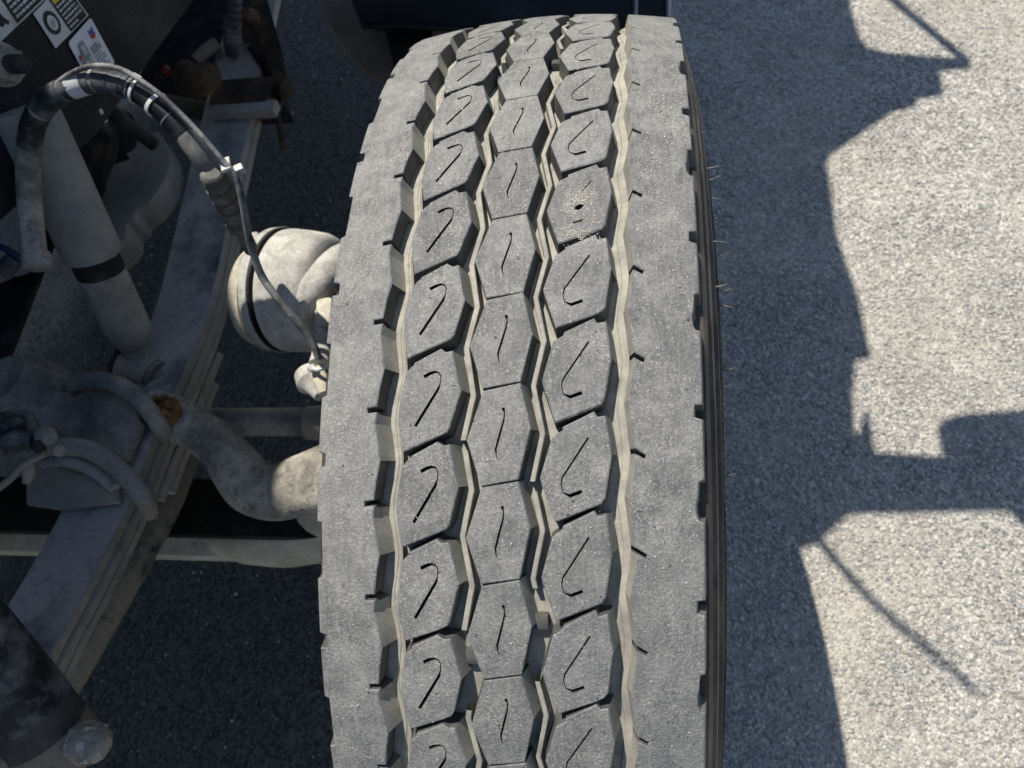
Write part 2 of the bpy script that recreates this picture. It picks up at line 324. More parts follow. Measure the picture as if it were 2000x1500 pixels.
A = [scatter(30000, .12, 1.05, -.45, .62, .0013, .0042, .15), scatter(16000, .15, 1.35, .62, 1.75, .0016, .0045, .12), scatter(1400, .3, 1.05, -.45, .4, .002, .0052, .08), scatter(150, .55, 1.05, -.45, .0, .003, .0068, .15), scatter(700, .2, 1.3, .3, 1.7, .003, .006, .15),
     scatter(500, -1.0, -.2, -.5, .45, .0012, .0036, .15), scatter(300, -1.2, -.2, .45, 1.7, .0015, .004, .15), scatter(900, -1.9, -1.15, .2, 1.4, .0012, .0035, .1)]
stones('gravel', np.concatenate([a[0] for a in A]), np.concatenate([a[1] for a in A]), S_m, 'small grey and buff stones set in the dusty asphalt', 'gravel')

# ------------------------------------------------------------------ truck wheel with tread
R = .535; NP = 54; DT = 2 * pi / NP; PITCH = R * DT * 1000; CROWN = 1.4
wheel = thing('truck_wheel', 'large truck tyre with dusty grey zigzag block tread standing on asphalt', 'truck tyre', (0, 0, .515))
wheel.rotation_euler = (radians(20), 0, 0)
def rad_at(x): return R - x * x / CROWN
def wrap(bm):
    for v in bm.verts:
        x, s, h = v.co; r = rad_at(x) + h; t = s / R; v.co = (x, r * sin(t), r * cos(t))
def offset_poly(P_, d):
    """move every edge of a counter-clockwise polygon outwards by d"""
    n = len(P_); out = []
    for i in range(n):
        a, b, c = P_[i - 1], P_[i], P_[(i + 1) % n]
        e1 = (b[0] - a[0], b[1] - a[1]); e2 = (c[0] - b[0], c[1] - b[1])
        l1 = math.hypot(*e1) or 1e-9; l2 = math.hypot(*e2) or 1e-9
        n1 = (e1[1] / l1, -e1[0] / l1); n2 = (e2[1] / l2, -e2[0] / l2)
        k = 1 + n1[0] * n2[0] + n1[1] * n2[1]; k = max(k, .45)
        out.append((b[0] + d * (n1[0] + n2[0]) / k, b[1] + d * (n1[1] + n2[1]) / k))
    return out
def ccw(P_):
    return P_ if sum(P_[i - 1][0] * P_[i][1] - P_[i][0] * P_[i - 1][1] for i in range(len(P_))) > 0 else P_[::-1]
def slot(pts, w):
    """thin closed outline around a polyline (mm); w one width or one per point"""
    ws = w if isinstance(w, (list, tuple)) else [w] * len(pts); l, r_ = [], []
    for i, p in enumerate(pts):
        a = pts[max(i - 1, 0)]; b = pts[min(i + 1, len(pts) - 1)]; d = (b[0] - a[0], b[1] - a[1]); L_ = math.hypot(*d)
        n = (-d[1] / L_ * ws[i] / 2, d[0] / L_ * ws[i] / 2); l.append((p[0] + n[0], p[1] + n[1])); r_.append((p[0] - n[0], p[1] - n[1]))
    return ccw(l + r_[::-1])
MM = .001
DEPTH = -17.5
def tread_bm(outer, holes=(), draft=1.6, chamfer=.7, seam=None, cuts=6, jit=0):
    """outer in (x mm, v pitches[, sideways draft mm]); holes in mm; wall slopes out to the groove floor"""
    outer = [(p[0], p[1] * PITCH, p[2] if len(p) > 2 else None) for p in outer]
    outer = outer if sum(outer[i - 1][0] * outer[i][1] - outer[i][0] * outer[i - 1][1] for i in range(len(outer))) > 0 else outer[::-1]
    bm = bmesh.new(); n = len(outer)
    is_seam = lambda y: seam is not None and min(abs(y - seam[0] * PITCH), abs(y - seam[1] * PITCH)) < 1e-4
    if jit: outer = [(x + random.uniform(-jit, jit), y + random.uniform(-jit, jit), d) for x, y, d in outer]
    flat = [(x, y) for x, y, d in outer]
    def keep(P_): return [(p[0], q[1] if is_seam(q[1]) else p[1]) for p, q in zip(P_, flat)]
    bottom = [((x + d, y) if d is not None else p) for (x, y, d), p in zip(outer, offset_poly(flat, draft))]
    loops = [(keep(offset_poly(flat, -chamfer)), 0), (flat, -chamfer * .8), (keep(bottom), DEPTH)]
    V = [[bm.verts.new((x * MM, y * MM, h * MM)) for x, y in P_] for P_, h in loops]
    edges = [bm.edges.new((V[0][i], V[0][(i + 1) % n])) for i in range(n)]
    HT = []
    for hole in holes:
        H = [bm.verts.new((x * MM, y * MM, 0)) for x, y in hole]; HT.append(H)
        for i in range(len(H)): edges.append(bm.edges.new((H[i], H[(i + 1) % len(H)])))
    bmesh.ops.triangle_fill(bm, edges=edges, use_beauty=True)
    for lv in range(len(V) - 1):
        for i in range(n):
            j = (i + 1) % n
            if is_seam(flat[i][1]) and is_seam(flat[j][1]) and abs(flat[i][1] - flat[j][1]) < 1e-4: continue
            f = bm.faces.new((V[lv][i], V[lv][j], V[lv + 1][j], V[lv + 1][i]))
            f.material_index = 0 if lv == 0 else (3 if min(abs(outer[i][2] or 0), abs(outer[j][2] or 0)) > 2 else 1)
    for top in HT:
        bot = [bm.verts.new((v.co.x, v.co.y, -.007)) for v in top]
        for i in range(len(top)):
            j = (i + 1) % len(top); f = bm.faces.new((top[i], top[j], bot[j], bot[i])); f.material_index = 2
        f = bm.faces.new(bot); f.material_index = 2
    ys = [p[1] for p in flat]; xs = [p[0] for p in flat]
    for k in range(1, cuts):
        y = (min(ys) + (max(ys) - min(ys)) * k / cuts) * MM
        bmesh.ops.bisect_plane(bm, geom=bm.verts[:] + bm.edges[:] + bm.faces[:], dist=1e-7, plane_co=(0, y, 0), plane_no=(0, 1, 0))
    for k in range(1, 3):
        x = (min(xs) + (max(xs) - min(xs)) * k / 3) * MM
        bmesh.ops.bisect_plane(bm, geom=bm.verts[:] + bm.edges[:] + bm.faces[:], dist=1e-7, plane_co=(x, 0, 0), plane_no=(1, 0, 0))
    wrap(bm); return bm
M_sipe = surface('sipe_rubber', (.03, .03, .03), (.06, .056, .05), scale=60, rough=.9, bump=0)
M_flank = surface('sunlit_dusty_flank', (.27, .26, .225), (.40, .38, .315), scale=50, lo=.35, hi=.65, rough=.9, bump=.3, bscale=420, grain=.2, bdist=.0006)  # dust plus sunlit tone painted in, paired with the darker steep walls
TM = [M_top, M_wall, M_sipe, M_flank]
sv1 = lambda pts: [(x, v * PITCH) for x, v in pts]
# upward-facing flanks slope gently (third number), the others drop steeply
blk_left = [(-62.3, 1.056), (-59.6, 1.090), (-59.8, 1.108), (-41.8, 1.262), (-37.8, 1.222), (-33.4, 1.236, 4.6), (-28.8, .909, 5.0), (-26.8, .80, 4.6), (-27.0, .787, .9), (-33.2, .415, .9), (-35.5, .362), (-41.6, .312), (-64.6, .160), (-68.0, .442), (-69.0, .584), (-67.3, .793), (-65.0, 1.005)]
blk_right = [(35.4, .344), (39.4, .382), (39.4, .414), (59.0, .574), (61.2, .516), (66.4, .534, 3.2), (68.6, .31, 3.6), (70.0, .143, 3.2), (69.9, .128, .9), (65.9, -.30, .9), (63.5, -.355), (58.4, -.394), (34.5, -.542), (26.7, -.167), (25.7, -.099), (32.8, .310)]
blk_mid = [(-12.2, .792), (12.0, .866, 3.4), (19.2, .395, 3.6), (19.2, .380, .9), (12.0, -.1175, .9), (-12.2, -.1875), (-21.8, .277)]
hl = [slot(sv1([(-52.3, .953), (-48.5, .985), (-45.0, 1.004), (-42.2, .995), (-40.6, .955), (-40.9, .88), (-42.1, .817), (-49.5, .62), (-56.9, .423)]), [2.4, 2.4, 1.8, 1.0, .7, .7, 1.8, 2.0, 2.0])]
hr = [slot(sv1([(55.7, .312), (47.5, .107), (39.3, -.097), (38.6, -.17), (39.8, -.245), (44.1, -.277), (51.5, -.231)]), [1.2, 1.2, 1.1, .6, .6, 2.3, 2.3])]
hm = [slot(sv1([(1.3, .612), (2.4, .56), (2.0, .487), (-.5, .335), (-3.0, .183), (-2.5, .12), (-1.6, .09)]), [2.3, .7, 1.1, 1.4, 1.3, .6, .6])]
ROWS = ((blk_left, hl, .8), (blk_mid, hm, .6), (blk_right, hr, .8))
variants = [[mesh_obj('tread_block', tread_bm(poly, holes, chamfer=cf * random.uniform(.8, 1.3), jit=.35), TM, wheel, 12) for _ in range(5)] for poly, holes, cf in ROWS]
hr2 = [slot(sv1([(55.7, .312), (51.0, .195), (48.5, .13)]), [.8, .9, .5]), slot(sv1([(45.2, -.095), (47.3, -.07), (50.4, -.025)]), [2.6, 4.2, 2.4]), slot(sv1([(36.3, -.372), (37.6, -.366)]), 1.7), slot(sv1([(44.1, -.277), (47, -.262), (51.5, -.231)]), [1.7, 1.3, 1.6])]
damaged = mesh_obj('tread_block', tread_bm(blk_right, hr2, chamfer=.9), TM, wheel, 12)
damaged['label'] = 'punctured tread block crusted with sand'
damaged.rotation_euler = (-3 * DT, 0, 0)
for i in range(3):
    for k in range(NP):
        if i == 2 and k == 3: continue
        if k < 5 and not (i == 2 and k == 3): c = variants[i][k]
        else: c = random.choice(variants[i]).copy(); COL.objects.link(c); c.parent = wheel
        c.rotation_euler = (-k * DT, 0, 0)
variants[2][3].rotation_euler = (-27 * DT, 0, 0)
for o in [o for o in wheel.children if o.name.startswith('tread_block') and o is not variants[2][3] and o.data in [m.data for m in variants[2]] and abs(o.rotation_euler.x + 27 * DT) < 1e-4]: bpy.data.objects.remove(o)
# shoulder ribs, one closed band each, repeated every two pitches
def rib_mesh(name, poly, v0):
    bm = tread_bm(poly, (), draft=2.5, chamfer=.8, seam=(v0, v0 + 2), cuts=14)
    base = bmesh.new(); me = bpy.data.meshes.new('seg'); bm.to_mesh(me); bm.free()
    for k in range(NP // 2):
        n0 = len(base.verts); base.from_mesh(me); base.verts.ensure_lookup_table()
        bmesh.ops.rotate(base, verts=base.verts[n0:], cent=(0, 0, 0), matrix=Matrix.Rotation(-2 * k * DT, 3, 'X'))
    bmesh.ops.remove_doubles(base, verts=base.verts[:], dist=2e-5); bpy.data.meshes.remove(me)
    return mesh_obj(name, base, TM, wheel, 9)
def two(pts): return pts + [(p[0], p[1] + 1) + tuple(p[2:]) for p in pts]
v0 = -.30
zz_r = [(80.5, -.30, -4.5), (84.2, .055, -5.0), (84.3, .150, -5.0), (90.4, .095), (91.2, .135), (84.4, .205, -5.0), (82.6, .43, -4.5)]
inner = two(zz_r) + [(80.5, 1.70, -4.5)]
outer_r = [(122.6, 1.70), (121.6, 1.64), (121.9, 1.53), (123.6, 1.47), (126.5, 1.455), (126.5, .665), (121.6, .655), (121.4, .53), (126.5, .505), (126.5, -.115), (123.4, -.13), (122.6, -.30)]
rib_r = rib_mesh('shoulder_rib', inner + outer_r, v0)
v1 = .05
zz_l = [(-80.7, .05, 1.2), (-80.75, .035 + .03, 6.8), (-82.7, .26, 7.0), (-85.2, .456, 7.0), (-84.5, .560, 6.0), (-84.4, .585, 1.2), (-91.3, .573), (-91.5, .631), (-84.7, .645, 1.2), (-83.0, .868, 1.2)]
inner_l = two(zz_l) + [(-80.7, 2.05, 1.2)]
outer_l = [(-121.0, 2.05), (-121.2, 1.995 + .0), (-126.2, 1.985), (-126.2, 1.40), (-122.8, 1.385), (-122.5, 1.02), (-122.8, .79), (-126.2, .765), (-126.2, .160), (-121.2, .135), (-121.0, .05)]
rib_l = rib_mesh('shoulder_rib', inner_l + outer_l, v1)
# zigzag stone-ejector ridges in the two centre grooves, broken by wear bars
GAP = NP / 7
def ridge(cl, w, phase):
    bm = bmesh.new(); prev = None
    for k in range(NP):
        for (xa, va), (xb, vb) in ((cl[0], cl[1]), (cl[1], (cl[0][0], cl[0][1] + 1))):
            steps = 5
            for s in range(steps):
                f = s / steps; x = xa + (xb - xa) * f; v = va + (vb - va) * f + k
                d = ((v - phase + GAP / 2) % GAP) - GAP / 2
                if abs(d) < .42: prev = None; continue
                sharp_ = [(x - w / 2 - .8, -17), (x - w / 2, -7.2), (x - w / 2 + .5, -6.7), (x + w / 2 - .5, -6.7), (x + w / 2, -7.2), (x + w / 2 + .8, -17)]
                ring = [bm.verts.new((a * MM, v * PITCH * MM, h * MM)) for a, h in sharp_]
                if prev:
                    for i in range(5): bm.faces.new((prev[i], prev[i + 1], ring[i + 1], ring[i]))
                else: bm.faces.new(ring)
                prev = ring
    wrap(bm); return bm
ridge1 = ridge([(-25.7, .285), (-19.8, .765)], 3.8, -2.15)
mesh_obj('groove_ridge', ridge1, M_floor, wheel, 30)
mesh_obj('groove_ridge', ridge([(19.8, -.14), (26.2, .36)], 3.3, -1.735), M_floor, wheel, 30)
for ph, x0 in ((-2.15, -20.5), (-1.735, 23)):
    for k in range(7):
        b = bmesh.new(); bmesh.ops.create_cube(b, size=1); bmesh.ops.scale(b, verts=b.verts[:], vec=(.012, .010, .009)); bevel(b, .0022)
        bmesh.ops.translate(b, verts=b.verts[:], vec=(x0 * MM, (ph + .12) * PITCH * MM, -.0135)); wrap(b)
        o = mesh_obj('wear_bar', b, M_wall, wheel); o.rotation_euler = (-k * GAP * DT, 0, 0)
# low step running along both outer groove floors
def floor_band(xs, amp, v_hi, name):
    bm = bmesh.new(); prev = None; rows = []
    for k in range(NP * 8):
        v = k / 8; ph = (v - v_hi) % 1; tri = 1 - 4 * abs(ph - .5) if True else 0
        sh = -amp * tri
        rows.append([bm.verts.new(((x + sh) * MM, v * PITCH * MM, h * MM)) for x, h in xs])
    for a, b in zip(rows, rows[1:] + rows[:1]):
        for i in range(len(xs) - 1): bm.faces.new((a[i], a[i + 1], b[i + 1], b[i]))
    wrap(bm); return mesh_obj(name, bm, M_floor, wheel, 25)
floor_band([(69.5, -16.8), (74.4, -15.2), (75.4, -13.6), (79.8, -12.0)], 1.9, .15, 'groove_step')
floor_band([(-80, -16.5), (-76.5, -15.6), (-74.2, -15.2), (-73.4, -15.9), (-72.4, -15.9), (-71.2, -13.0), (-69.0, -10)], 2.2, .05, 'groove_step')
# casing: groove floor, sidewalls and beads
half = [(.110, .288), (.122, .292), (.134, .312), (.1455, .350), (.1505, .392), (.1503, .418), (.1470, .446), (.1440, .4475), (.1428, .456), (.1446, .458), (.1432, .4685), (.1385, .4720), (.1376, .4790), (.1390, .4810), (.1374, .4890), (.1342, .4915), (.1330, .4990), (.1334, .5005), (.1302, .5065), (.1255, .5085)]
prof = [(-x, r) for x, r in half] + [(x * MM, rad_at(x * MM) - .0160) for x in np.linspace(-118, 118, 25)] + half[::-1]
bm = bmesh.new(); SEG = 216
rings = [[bm.verts.new((x, r * sin(2 * pi * k / SEG), r * cos(2 * pi * k / SEG))) for k in range(SEG)] for x, r in prof]
for i, (p, q) in enumerate(zip(rings, rings[1:])):
    fl = abs(prof[i][0]) < .1185 and abs(prof[i + 1][0]) < .1185 and prof[i][1] > .45
    for k in range(SEG):
        f = bm.faces.new((p[k], p[(k + 1) % SEG], q[(k + 1) % SEG], q[k])); f.material_index = 1 if fl else 0
for k in range(SEG): bm.faces.new((rings[-1][k], rings[-1][(k + 1) % SEG], rings[0][(k + 1) % SEG], rings[0][k]))
mesh_obj('tyre_casing', bm, [M_side, M_floor], wheel, 30)
# fine radial serration below the outer shoulder
bm = bmesh.new()
for k in range(420):
    t = 2 * pi * k / 420; c_, s_ = cos(t), sin(t)
    for x, r, w in ((.1475, .4435, .0009),):
        vs = []
        for dx, dr in ((0, 0), (.0030, -.021)):
            for dw in (-w, w):
                vs.append(bm.verts.new((x + dx + .0004, (r + dr) * s_ + dw * c_, (r + dr) * c_ - dw * s_)))
                vs.append(bm.verts.new((x + dx - .003, (r + dr) * s_ + dw * c_, (r + dr) * c_ - dw * s_)))
        a0, a1, b0, b1, c0, c1, d0, d1 = vs
        bm.faces.new((a0, b0, d0, c0)); bm.faces.new((a0, c0, c1, a1)); bm.faces.new((b0, b1, d1, d0)); bm.faces.new((c0, d0, d1, c1)); bm.faces.new((a0, a1, b1, b0))
o = mesh_obj('sidewall_serration', bm, M_side, wheel); o['kind'] = 'stuff'
for v, x, r, ln in ((5.62, .138, .482, .011), (5.2, .139, .480, .010), (4.64, .146, .466, .013), (4.51, .147, .460, .014), (4.2, .148, .458, .010), (3.9, .148, .45, .008), (3.35, .152, .44, .014), (3.23, .147, .466, .015), (2.76, .153, .43, .013), (2.5, .147, .466, .012), (2.45, .152, .44, .012), (1.47, .153, .43, .013), (1.08, .148, .457, .010), (-.15, .147, .456, .014), (-2.6, .147, .456, .014)):
    t = v * DT; q = Vector((x - .009, r * sin(t), r * cos(t))); e = q + Vector((ln * .8 + .005, random.uniform(-.003, .005), random.uniform(-.001, .005))); mid = (q + e) / 2 + Vector((0, random.uniform(-.0015, .0015), random.uniform(-.002, .0005)))
    mesh_obj('vent_spew', tube([q, mid, e], [.0006, .0005, .0003], seg=6, n=3), M_spew, wheel)
def ring_obj(name, profile, mat):
    bm = bmesh.new(); rr = [[bm.verts.new((x, r * sin(2 * pi * k / 72), r * cos(2 * pi * k / 72))) for k in range(72)] for x, r in profile]
    for p, q in zip(rr, rr[1:]):
        for k in range(72): bm.faces.new((p[k], p[(k + 1) % 72], q[(k + 1) % 72], q[k]))
    bm.faces.new(rr[0]); bm.faces.new(rr[-1]); return mesh_obj(name, bm, mat, wheel)
ring_obj('rim', [(.128, .300), (.122, .292), (.108, .284), (.09, .265), (.03, .262), (-.09, .265), (-.108, .284), (-.122, .292), (-.124, .29), (-.11, .278), (-.09, .255), (.0, .250), (.06, .2), (.075, .15), (.075, .1)], M_rim)
ring_obj('hub', [(-.10, .10), (.08, .10), (.085, .12), (.12, .11), (.125, .06), (.14, .055), (.14, .01)], M_rim)
# loose sand on the tread (stuff, resting on the tyre)
def tyre_world(x, v, h=0):
    t = v * DT; r = rad_at(x) + h; a = radians(20); y, z = r * np.sin(t), r * np.cos(t)
    return np.stack([x, y * math.cos(a) - z * math.sin(a), .515 + y * math.sin(a) + z * math.cos(a)], -1)
gx, gv = [], []
for cx, cv, sx, sv_, n in ((47, 3.02, 5.5, .10, 900), (43, 2.9, 3.0, .05, 200), (53, 3.12, 5, .07, 200), (40, 2.99, 3, .06, 160), (57, 2.80, 5, .06, 160), (40, 2.62, 5, .05, 260), (48, 2.57, 5, .03, 160), (55, 2.45, 10, .08, 160), (105, 4.0, 9, .5, 420), (5, 3.9, 8, .25, 160), (0, 4.7, 8, .3, 160), (45, 5.2, 10, .5, 200), (-48, 5.5, 10, .6, 200), (8, 2.9, 8, .25, 120), (105, 2.6, 9, .5, 160)):
    gx.append(rng.normal(cx, sx, n)); gv.append(rng.normal(cv, sv_, n))
gx.append(rng.uniform(-120, 120, 900)); gv.append(rng.uniform(-3.5, 7.5, 900))
gx = np.concatenate(gx); gv = np.concatenate(gv)
keep = ((gx > -119) & (gx < -87)) | ((gx > -64) & (gx < -34)) | ((gx > -11) & (gx < 11)) | ((gx > 36) & (gx < 65)) | ((gx > 87) & (gx < 119))
keep &= ~(((gx - 47.6) / 3.6) ** 2 + ((gv - 2.935) * PITCH / 2.9) ** 2 < 1)
gx, gv = gx[keep] * .001, gv[keep]
gp = tyre_world(gx, gv, .0001)
stones('sand_grit', gp, .00014 + .00062 * rng.random(len(gx)) ** 3.5, [M_grit], 'pale sand grains scattered over the tyre tread', 'sand')
# ==== CHASSIS ====
# ------------------------------------------------------------------ leaf spring
V3 = Vector
edge = smooth_path([(-.548, .90, .600), (-0.5513, 0.5718, 0.5720), (-0.5527, 0.3987, 0.5560), (-0.5486, 0.2390, 0.5520), (-0.5437, 0.0979, 0.5800), (-0.5457, 0.0051, 0.6000), (-0.5561, -0.0908, 0.6000), (-0.5595, -0.1957, 0.6250), (-0.5578, -0.2799, 0.6550), (-.552, -.52, .72)], 6)
ls = thing('leaf_spring', 'grey leaf spring with stacked leaves running under the shock absorber', 'leaf spring', (-.59, 0, .5))
def leaf(name, y0, y1, drop, th, width, inset=0, mat=None):
    bm = bmesh.new(); rows = []
    for p in edge:
        if not (y0 <= p.y <= y1): continue
        x1 = p.x - inset; x0 = p.x - width - inset; z = p.z - drop
        c = .0025
        rows.append([bm.verts.new(q) for q in ((x0, p.y, z - c), (x0 + c, p.y, z), (x1 - c, p.y, z), (x1, p.y, z - c), (x1, p.y, z - th + c), (x1 - c, p.y, z - th), (x0 + c, p.y, z - th), (x0, p.y, z - th + c))])
    for a, b in zip(rows, rows[1:]):
        for i in range(8):
            f = bm.faces.new((a[i], a[(i + 1) % 8], b[(i + 1) % 8], b[i])); f.material_index = 1 if i in (2, 3) else 0
    bm.faces.new(rows[0][::-1]); bm.faces.new(rows[-1])
    return part(name, bm, [M_leaf, M_leafside], ls)
leaf('leaf', -.6, .95, 0, .0165, .092)
leaf('leaf', -.6, .82, .0180, .0165, .092, -.001)
leaf('leaf', -.56, .40, .0360, .0165, .092, .0015)
leaf('leaf', -.062, .20, .0540, .0165, .092, -.001)
leaf('leaf', -.055, .15, .0720, .0165, .092, .0)
cl = part_flat('spring_clip', obox((-0.5590, 0.6052, 0.5850), (.118, .026, .020), rz=radians(-2), bv=.005), M_leafside, ls)
sub('bolt', tube([(-0.5084, 0.6123, 0.5850), (-0.5007, 0.5792, 0.5600), (-0.5078, 0.5682, 0.5300)], .006, seg=8), M_oldrust, cl)
part_flat('bracket', obox((-0.5675, 0.6384, 0.5750), (.105, .055, .05), bv=.006), M_oldrust, ls)
# spring pad with round boss
pad = thing('spring_pad', 'cast clamp pad with round boss on top of the leaf spring', 'spring pad', (-0.6224, 0.0109, 0.6000))
part_flat('plate', prism([(-0.6729, 0.0599, 0.6060), (-0.6303, 0.0685, 0.6100), (-0.5810, 0.0498, 0.6100), (-0.5536, 0.0186, 0.6080), (-0.5623, -0.0310, 0.6060), (-0.6023, -0.0277, 0.6060), (-0.6728, -0.0078, 0.6060), (-0.6990, 0.0144, 0.6060)], (0, 0, .016), .006), M_duststeel, pad)
part('boss', bevel(lathe([(0, .062), (.03, .060), (.052, .050), (.060, .042)], (-0.7574, 0.0655, 0.5850), (-.22, .12, 1), seg=36), .006), M_duststeel, pad)
part_flat('boss_web', prism([(-0.7387, 0.0758, 0.6100), (-0.6703, 0.0648, 0.6120), (-0.6313, -0.0013, 0.6120), (-0.7133, 0.0067, 0.6100)], (0, 0, .012), .005), M_duststeel, pad)
# second plate in front with recessed oval
part_flat('lower_plate', prism([(-0.7099, -0.0320, 0.6060), (-0.6461, -0.0193, 0.6060), (-0.5706, -0.0589, 0.6060), (-0.5587, -0.0860, 0.6060), (-0.6359, -0.0967, 0.6040), (-0.6914, -0.0902, 0.6020)], (0, 0, .010), .004), M_tan, pad)
part('raised_rim', tube([(-0.6830, -0.0369, 0.6140), (-0.6450, -0.0325, 0.6220), (-0.6044, -0.0442, 0.6220), (-0.5673, -0.0695, 0.6170)], [.006, .010, .010, .007], seg=10), M_leaf, pad)
for lab, pts in (('dusty steel u-bolt arching over the leaf spring below the shock absorber eye', [(-0.7879, 0.0944, 0.5000), (-0.6940, 0.0770, 0.6000), (-0.6517, 0.0778, 0.6280), (-0.6032, 0.0706, 0.6400), (-0.5623, 0.0507, 0.6400), (-0.5358, 0.0279, 0.6320), (-0.5357, 0.0168, 0.6000), (-0.5941, 0.0376, 0.5000)]),
                 ('dusty steel u-bolt arching over the leaf spring beside the black cables', [(-0.7785, -0.0051, 0.5000), (-0.6961, -0.0151, 0.6000), (-0.6536, -0.0187, 0.6320), (-0.6095, -0.0239, 0.6400), (-0.5679, -0.0416, 0.6400), (-0.5322, -0.0681, 0.6360), (-0.5247, -0.0827, 0.6120), (-0.5718, -0.0731, 0.5300)])):
    u = thing('u_bolt', lab, 'u-bolt', pts[3], 'u-bolts clamping the leaf spring')
    part('rod', tube(pts, .0118, seg=14), M_duststeel if 'eye' in lab else M_leafside, u)
# ------------------------------------------------------------------ shock absorber
sh = thing('shock_absorber', 'grey shock absorber standing diagonally behind the curved hose', 'shock absorber', (-0.6237, 0.1407, 0.5750))
A0 = V3((-0.6179, 0.3081, 0.9050)); A1 = V3((-0.6167, 0.1436, 0.5850)); ax = (A1 - A0).normalized(); LEN = (A1 - A0).length
tA = .565 * LEN
part('dust_tube', lathe([(.012, .036), (.016, .036), (tA - .004, .037), (tA, .0358), (tA, .0325), (tA - .02, .033)], A0, ax, 44), M_shock2, sh)
part('body', lathe([(tA - .03, .0305), (LEN - .042, .0305), (LEN - .028, .0285), (LEN - .016, .022), (LEN - .012, .010)], A0, ax, 44), M_shock, sh)
part('wiper_band', lathe([(tA - .012, .0309), (tA + .024, .0310), (tA + .026, .0306)], A0, ax, 44), M_dark, sh)
e0 = V3((-0.6362, 0.1293, 0.5780)); ed = (V3((-0.5826, 0.1106, 0.5650)) - e0).normalized()
ey = part('eye', bevel(lathe([(-.004, .0245), (.042, .0245)], e0, ed, 32), .003), M_shock, sh)
sub('washer', bevel(lathe([(.0425, .023), (.047, .025), (.050, .025)], e0, ed, 32), .001), M_duststeel, ey)
sub('washer', bevel(lathe([(-.012, .025), (-.006, .025)], e0, ed, 32), .001), M_dark, ey)
st = part('stud', lathe([(.05, .008), (.078, .0078), (.080, .006)], e0, ed, 14), M_duststeel, sh)
sub('nut', hexnut(e0 + ed * .0505, ed, .0155, .012), M_duststeel, st)
part('neck', tube([A0 + ax * (LEN - .02), e0 + ed * .018], .016, seg=14, smooth=False), M_shock, sh)
# ------------------------------------------------------------------ brake hose with tape, ties and fittings
hp = [(-0.6163, 0.1450, 0.8000), (-0.6135, 0.1819, 0.8300), (-0.6016, 0.2126, 0.8650), (-0.5846, 0.2299, 0.8950), (-0.5602, 0.2443, 0.9250), (-0.5314, 0.2513, 0.9450), (-0.5006, 0.2586, 0.9550), (-0.4649, 0.2601, 0.9600), (-0.4377, 0.2562, 0.9550), (-0.4118, 0.2462, 0.9450), (-0.3873, 0.2264, 0.9300), (-0.3692, 0.2074, 0.9100), (-0.3617, 0.1965, 0.8840), (-0.3599, 0.1912, 0.8620)]
ho = thing('brake_hose', 'thick curved hose wrapped in black tape with grimy fittings', 'hose', (-0.4649, 0.2601, 0.9600))
part('hose', tube(hp, [.0130, .0132, .0132, .0128, .0118, .0115, .0115, .0115, .0112, .0112, .0110, .0110, .0112, .0112], seg=20, n=8), M_hose, ho)
hs = smooth_path(hp, 8)
def sleeve(name, i0, i1, r, mat, parent=ho, seg=18, ridges=0):
    pts = hs[i0:i1 + 1]; rr = [r * (1 + (.05 if ridges and k % 2 else 0)) for k in range(len(pts))]
    return part(name, tube(pts, rr, seg=seg, smooth=False, jitter=.03), mat, parent)
sleeve('tape_wrap', 26, 36, .0129, M_tape); sleeve('tape_wrap', 37, 46, .0127, M_tape); sleeve('tape_wrap', 47, 55, .0124, M_tape)
sleeve('tape_wrap', 56, 66, .0123, M_tape); sleeve('tape_wrap', 67, 74, .0121, M_black); sleeve('tape_wrap', 75, 84, .0118, M_black)
sleeve('tape_patch', 49, 53, .01265, M_label)
for i, r in ((44, .0131), (60, .0128), (64, .0128), (79, .0124)):
    part('tape_edge', tube([hs[i], hs[i] + (hs[i + 1] - hs[i]) * .35], r, seg=18, smooth=False), M_tape, ho)
# fittings at the lower end of the hose
f0 = V3((-0.3599, 0.1912, 0.8620)); f1 = V3((-0.3751, 0.1951, 0.7750)); fd = (f1 - f0).normalized(); fl = (f1 - f0).length
ft = part('crimp_fitting', lathe([(-.032, .0100), (-.030, .0122), (-.027, .0140), (-.012, .0144), (-.0115, .0124), (-.0075, .0124), (-.007, .0146), (.007, .0146), (.0075, .0122), (.0115, .0122), (.012, .0143), (.025, .0143), (.0255, .0120), (.0295, .0120), (.030, .0138), (.048, .0138)], f0, fd, 24), M_brass, ho)
sub('hex_nut', bevel(lathe([(.0485, .0150), (.068, .0150)], f0, fd, 6), .0015), M_brass, ft)
part('threaded_end', lathe([(.068, .0085), (.074, .0085), (.075, .0075), (.078, .0085), (.084, .0085), (.085, .0075), (.088, .0088), (fl + .028, .0088)], f0, fd, 18), M_brass, ho)
part_flat('clip_plate', obox((-0.3317, 0.1871, 0.9050), (.010, .024, .004), rz=radians(24), rx=radians(-14), bv=.001), M_white, ho)
part_flat('clip_plate', obox((-0.3241, 0.1872, 0.8950), (.016, .010, .010), rz=radians(30), bv=.003), M_white, ho)
for i, w in ((68, .0028), (74, .0040)):
    a = hs[i]; d = (hs[i + 1] - hs[i]).normalized()
    t = part('cable_tie', lathe([(0, .0136), (w, .0136), (w, .0122), (0, .0122)], a, d, 26, cap=False), M_white, ho)
    if i == 68: sub('tie_head', obox(a + d * .002 + V3((.002, .010, .0085)), (.013, .006, .005), rz=radians(-35), bv=.001), M_white, t)
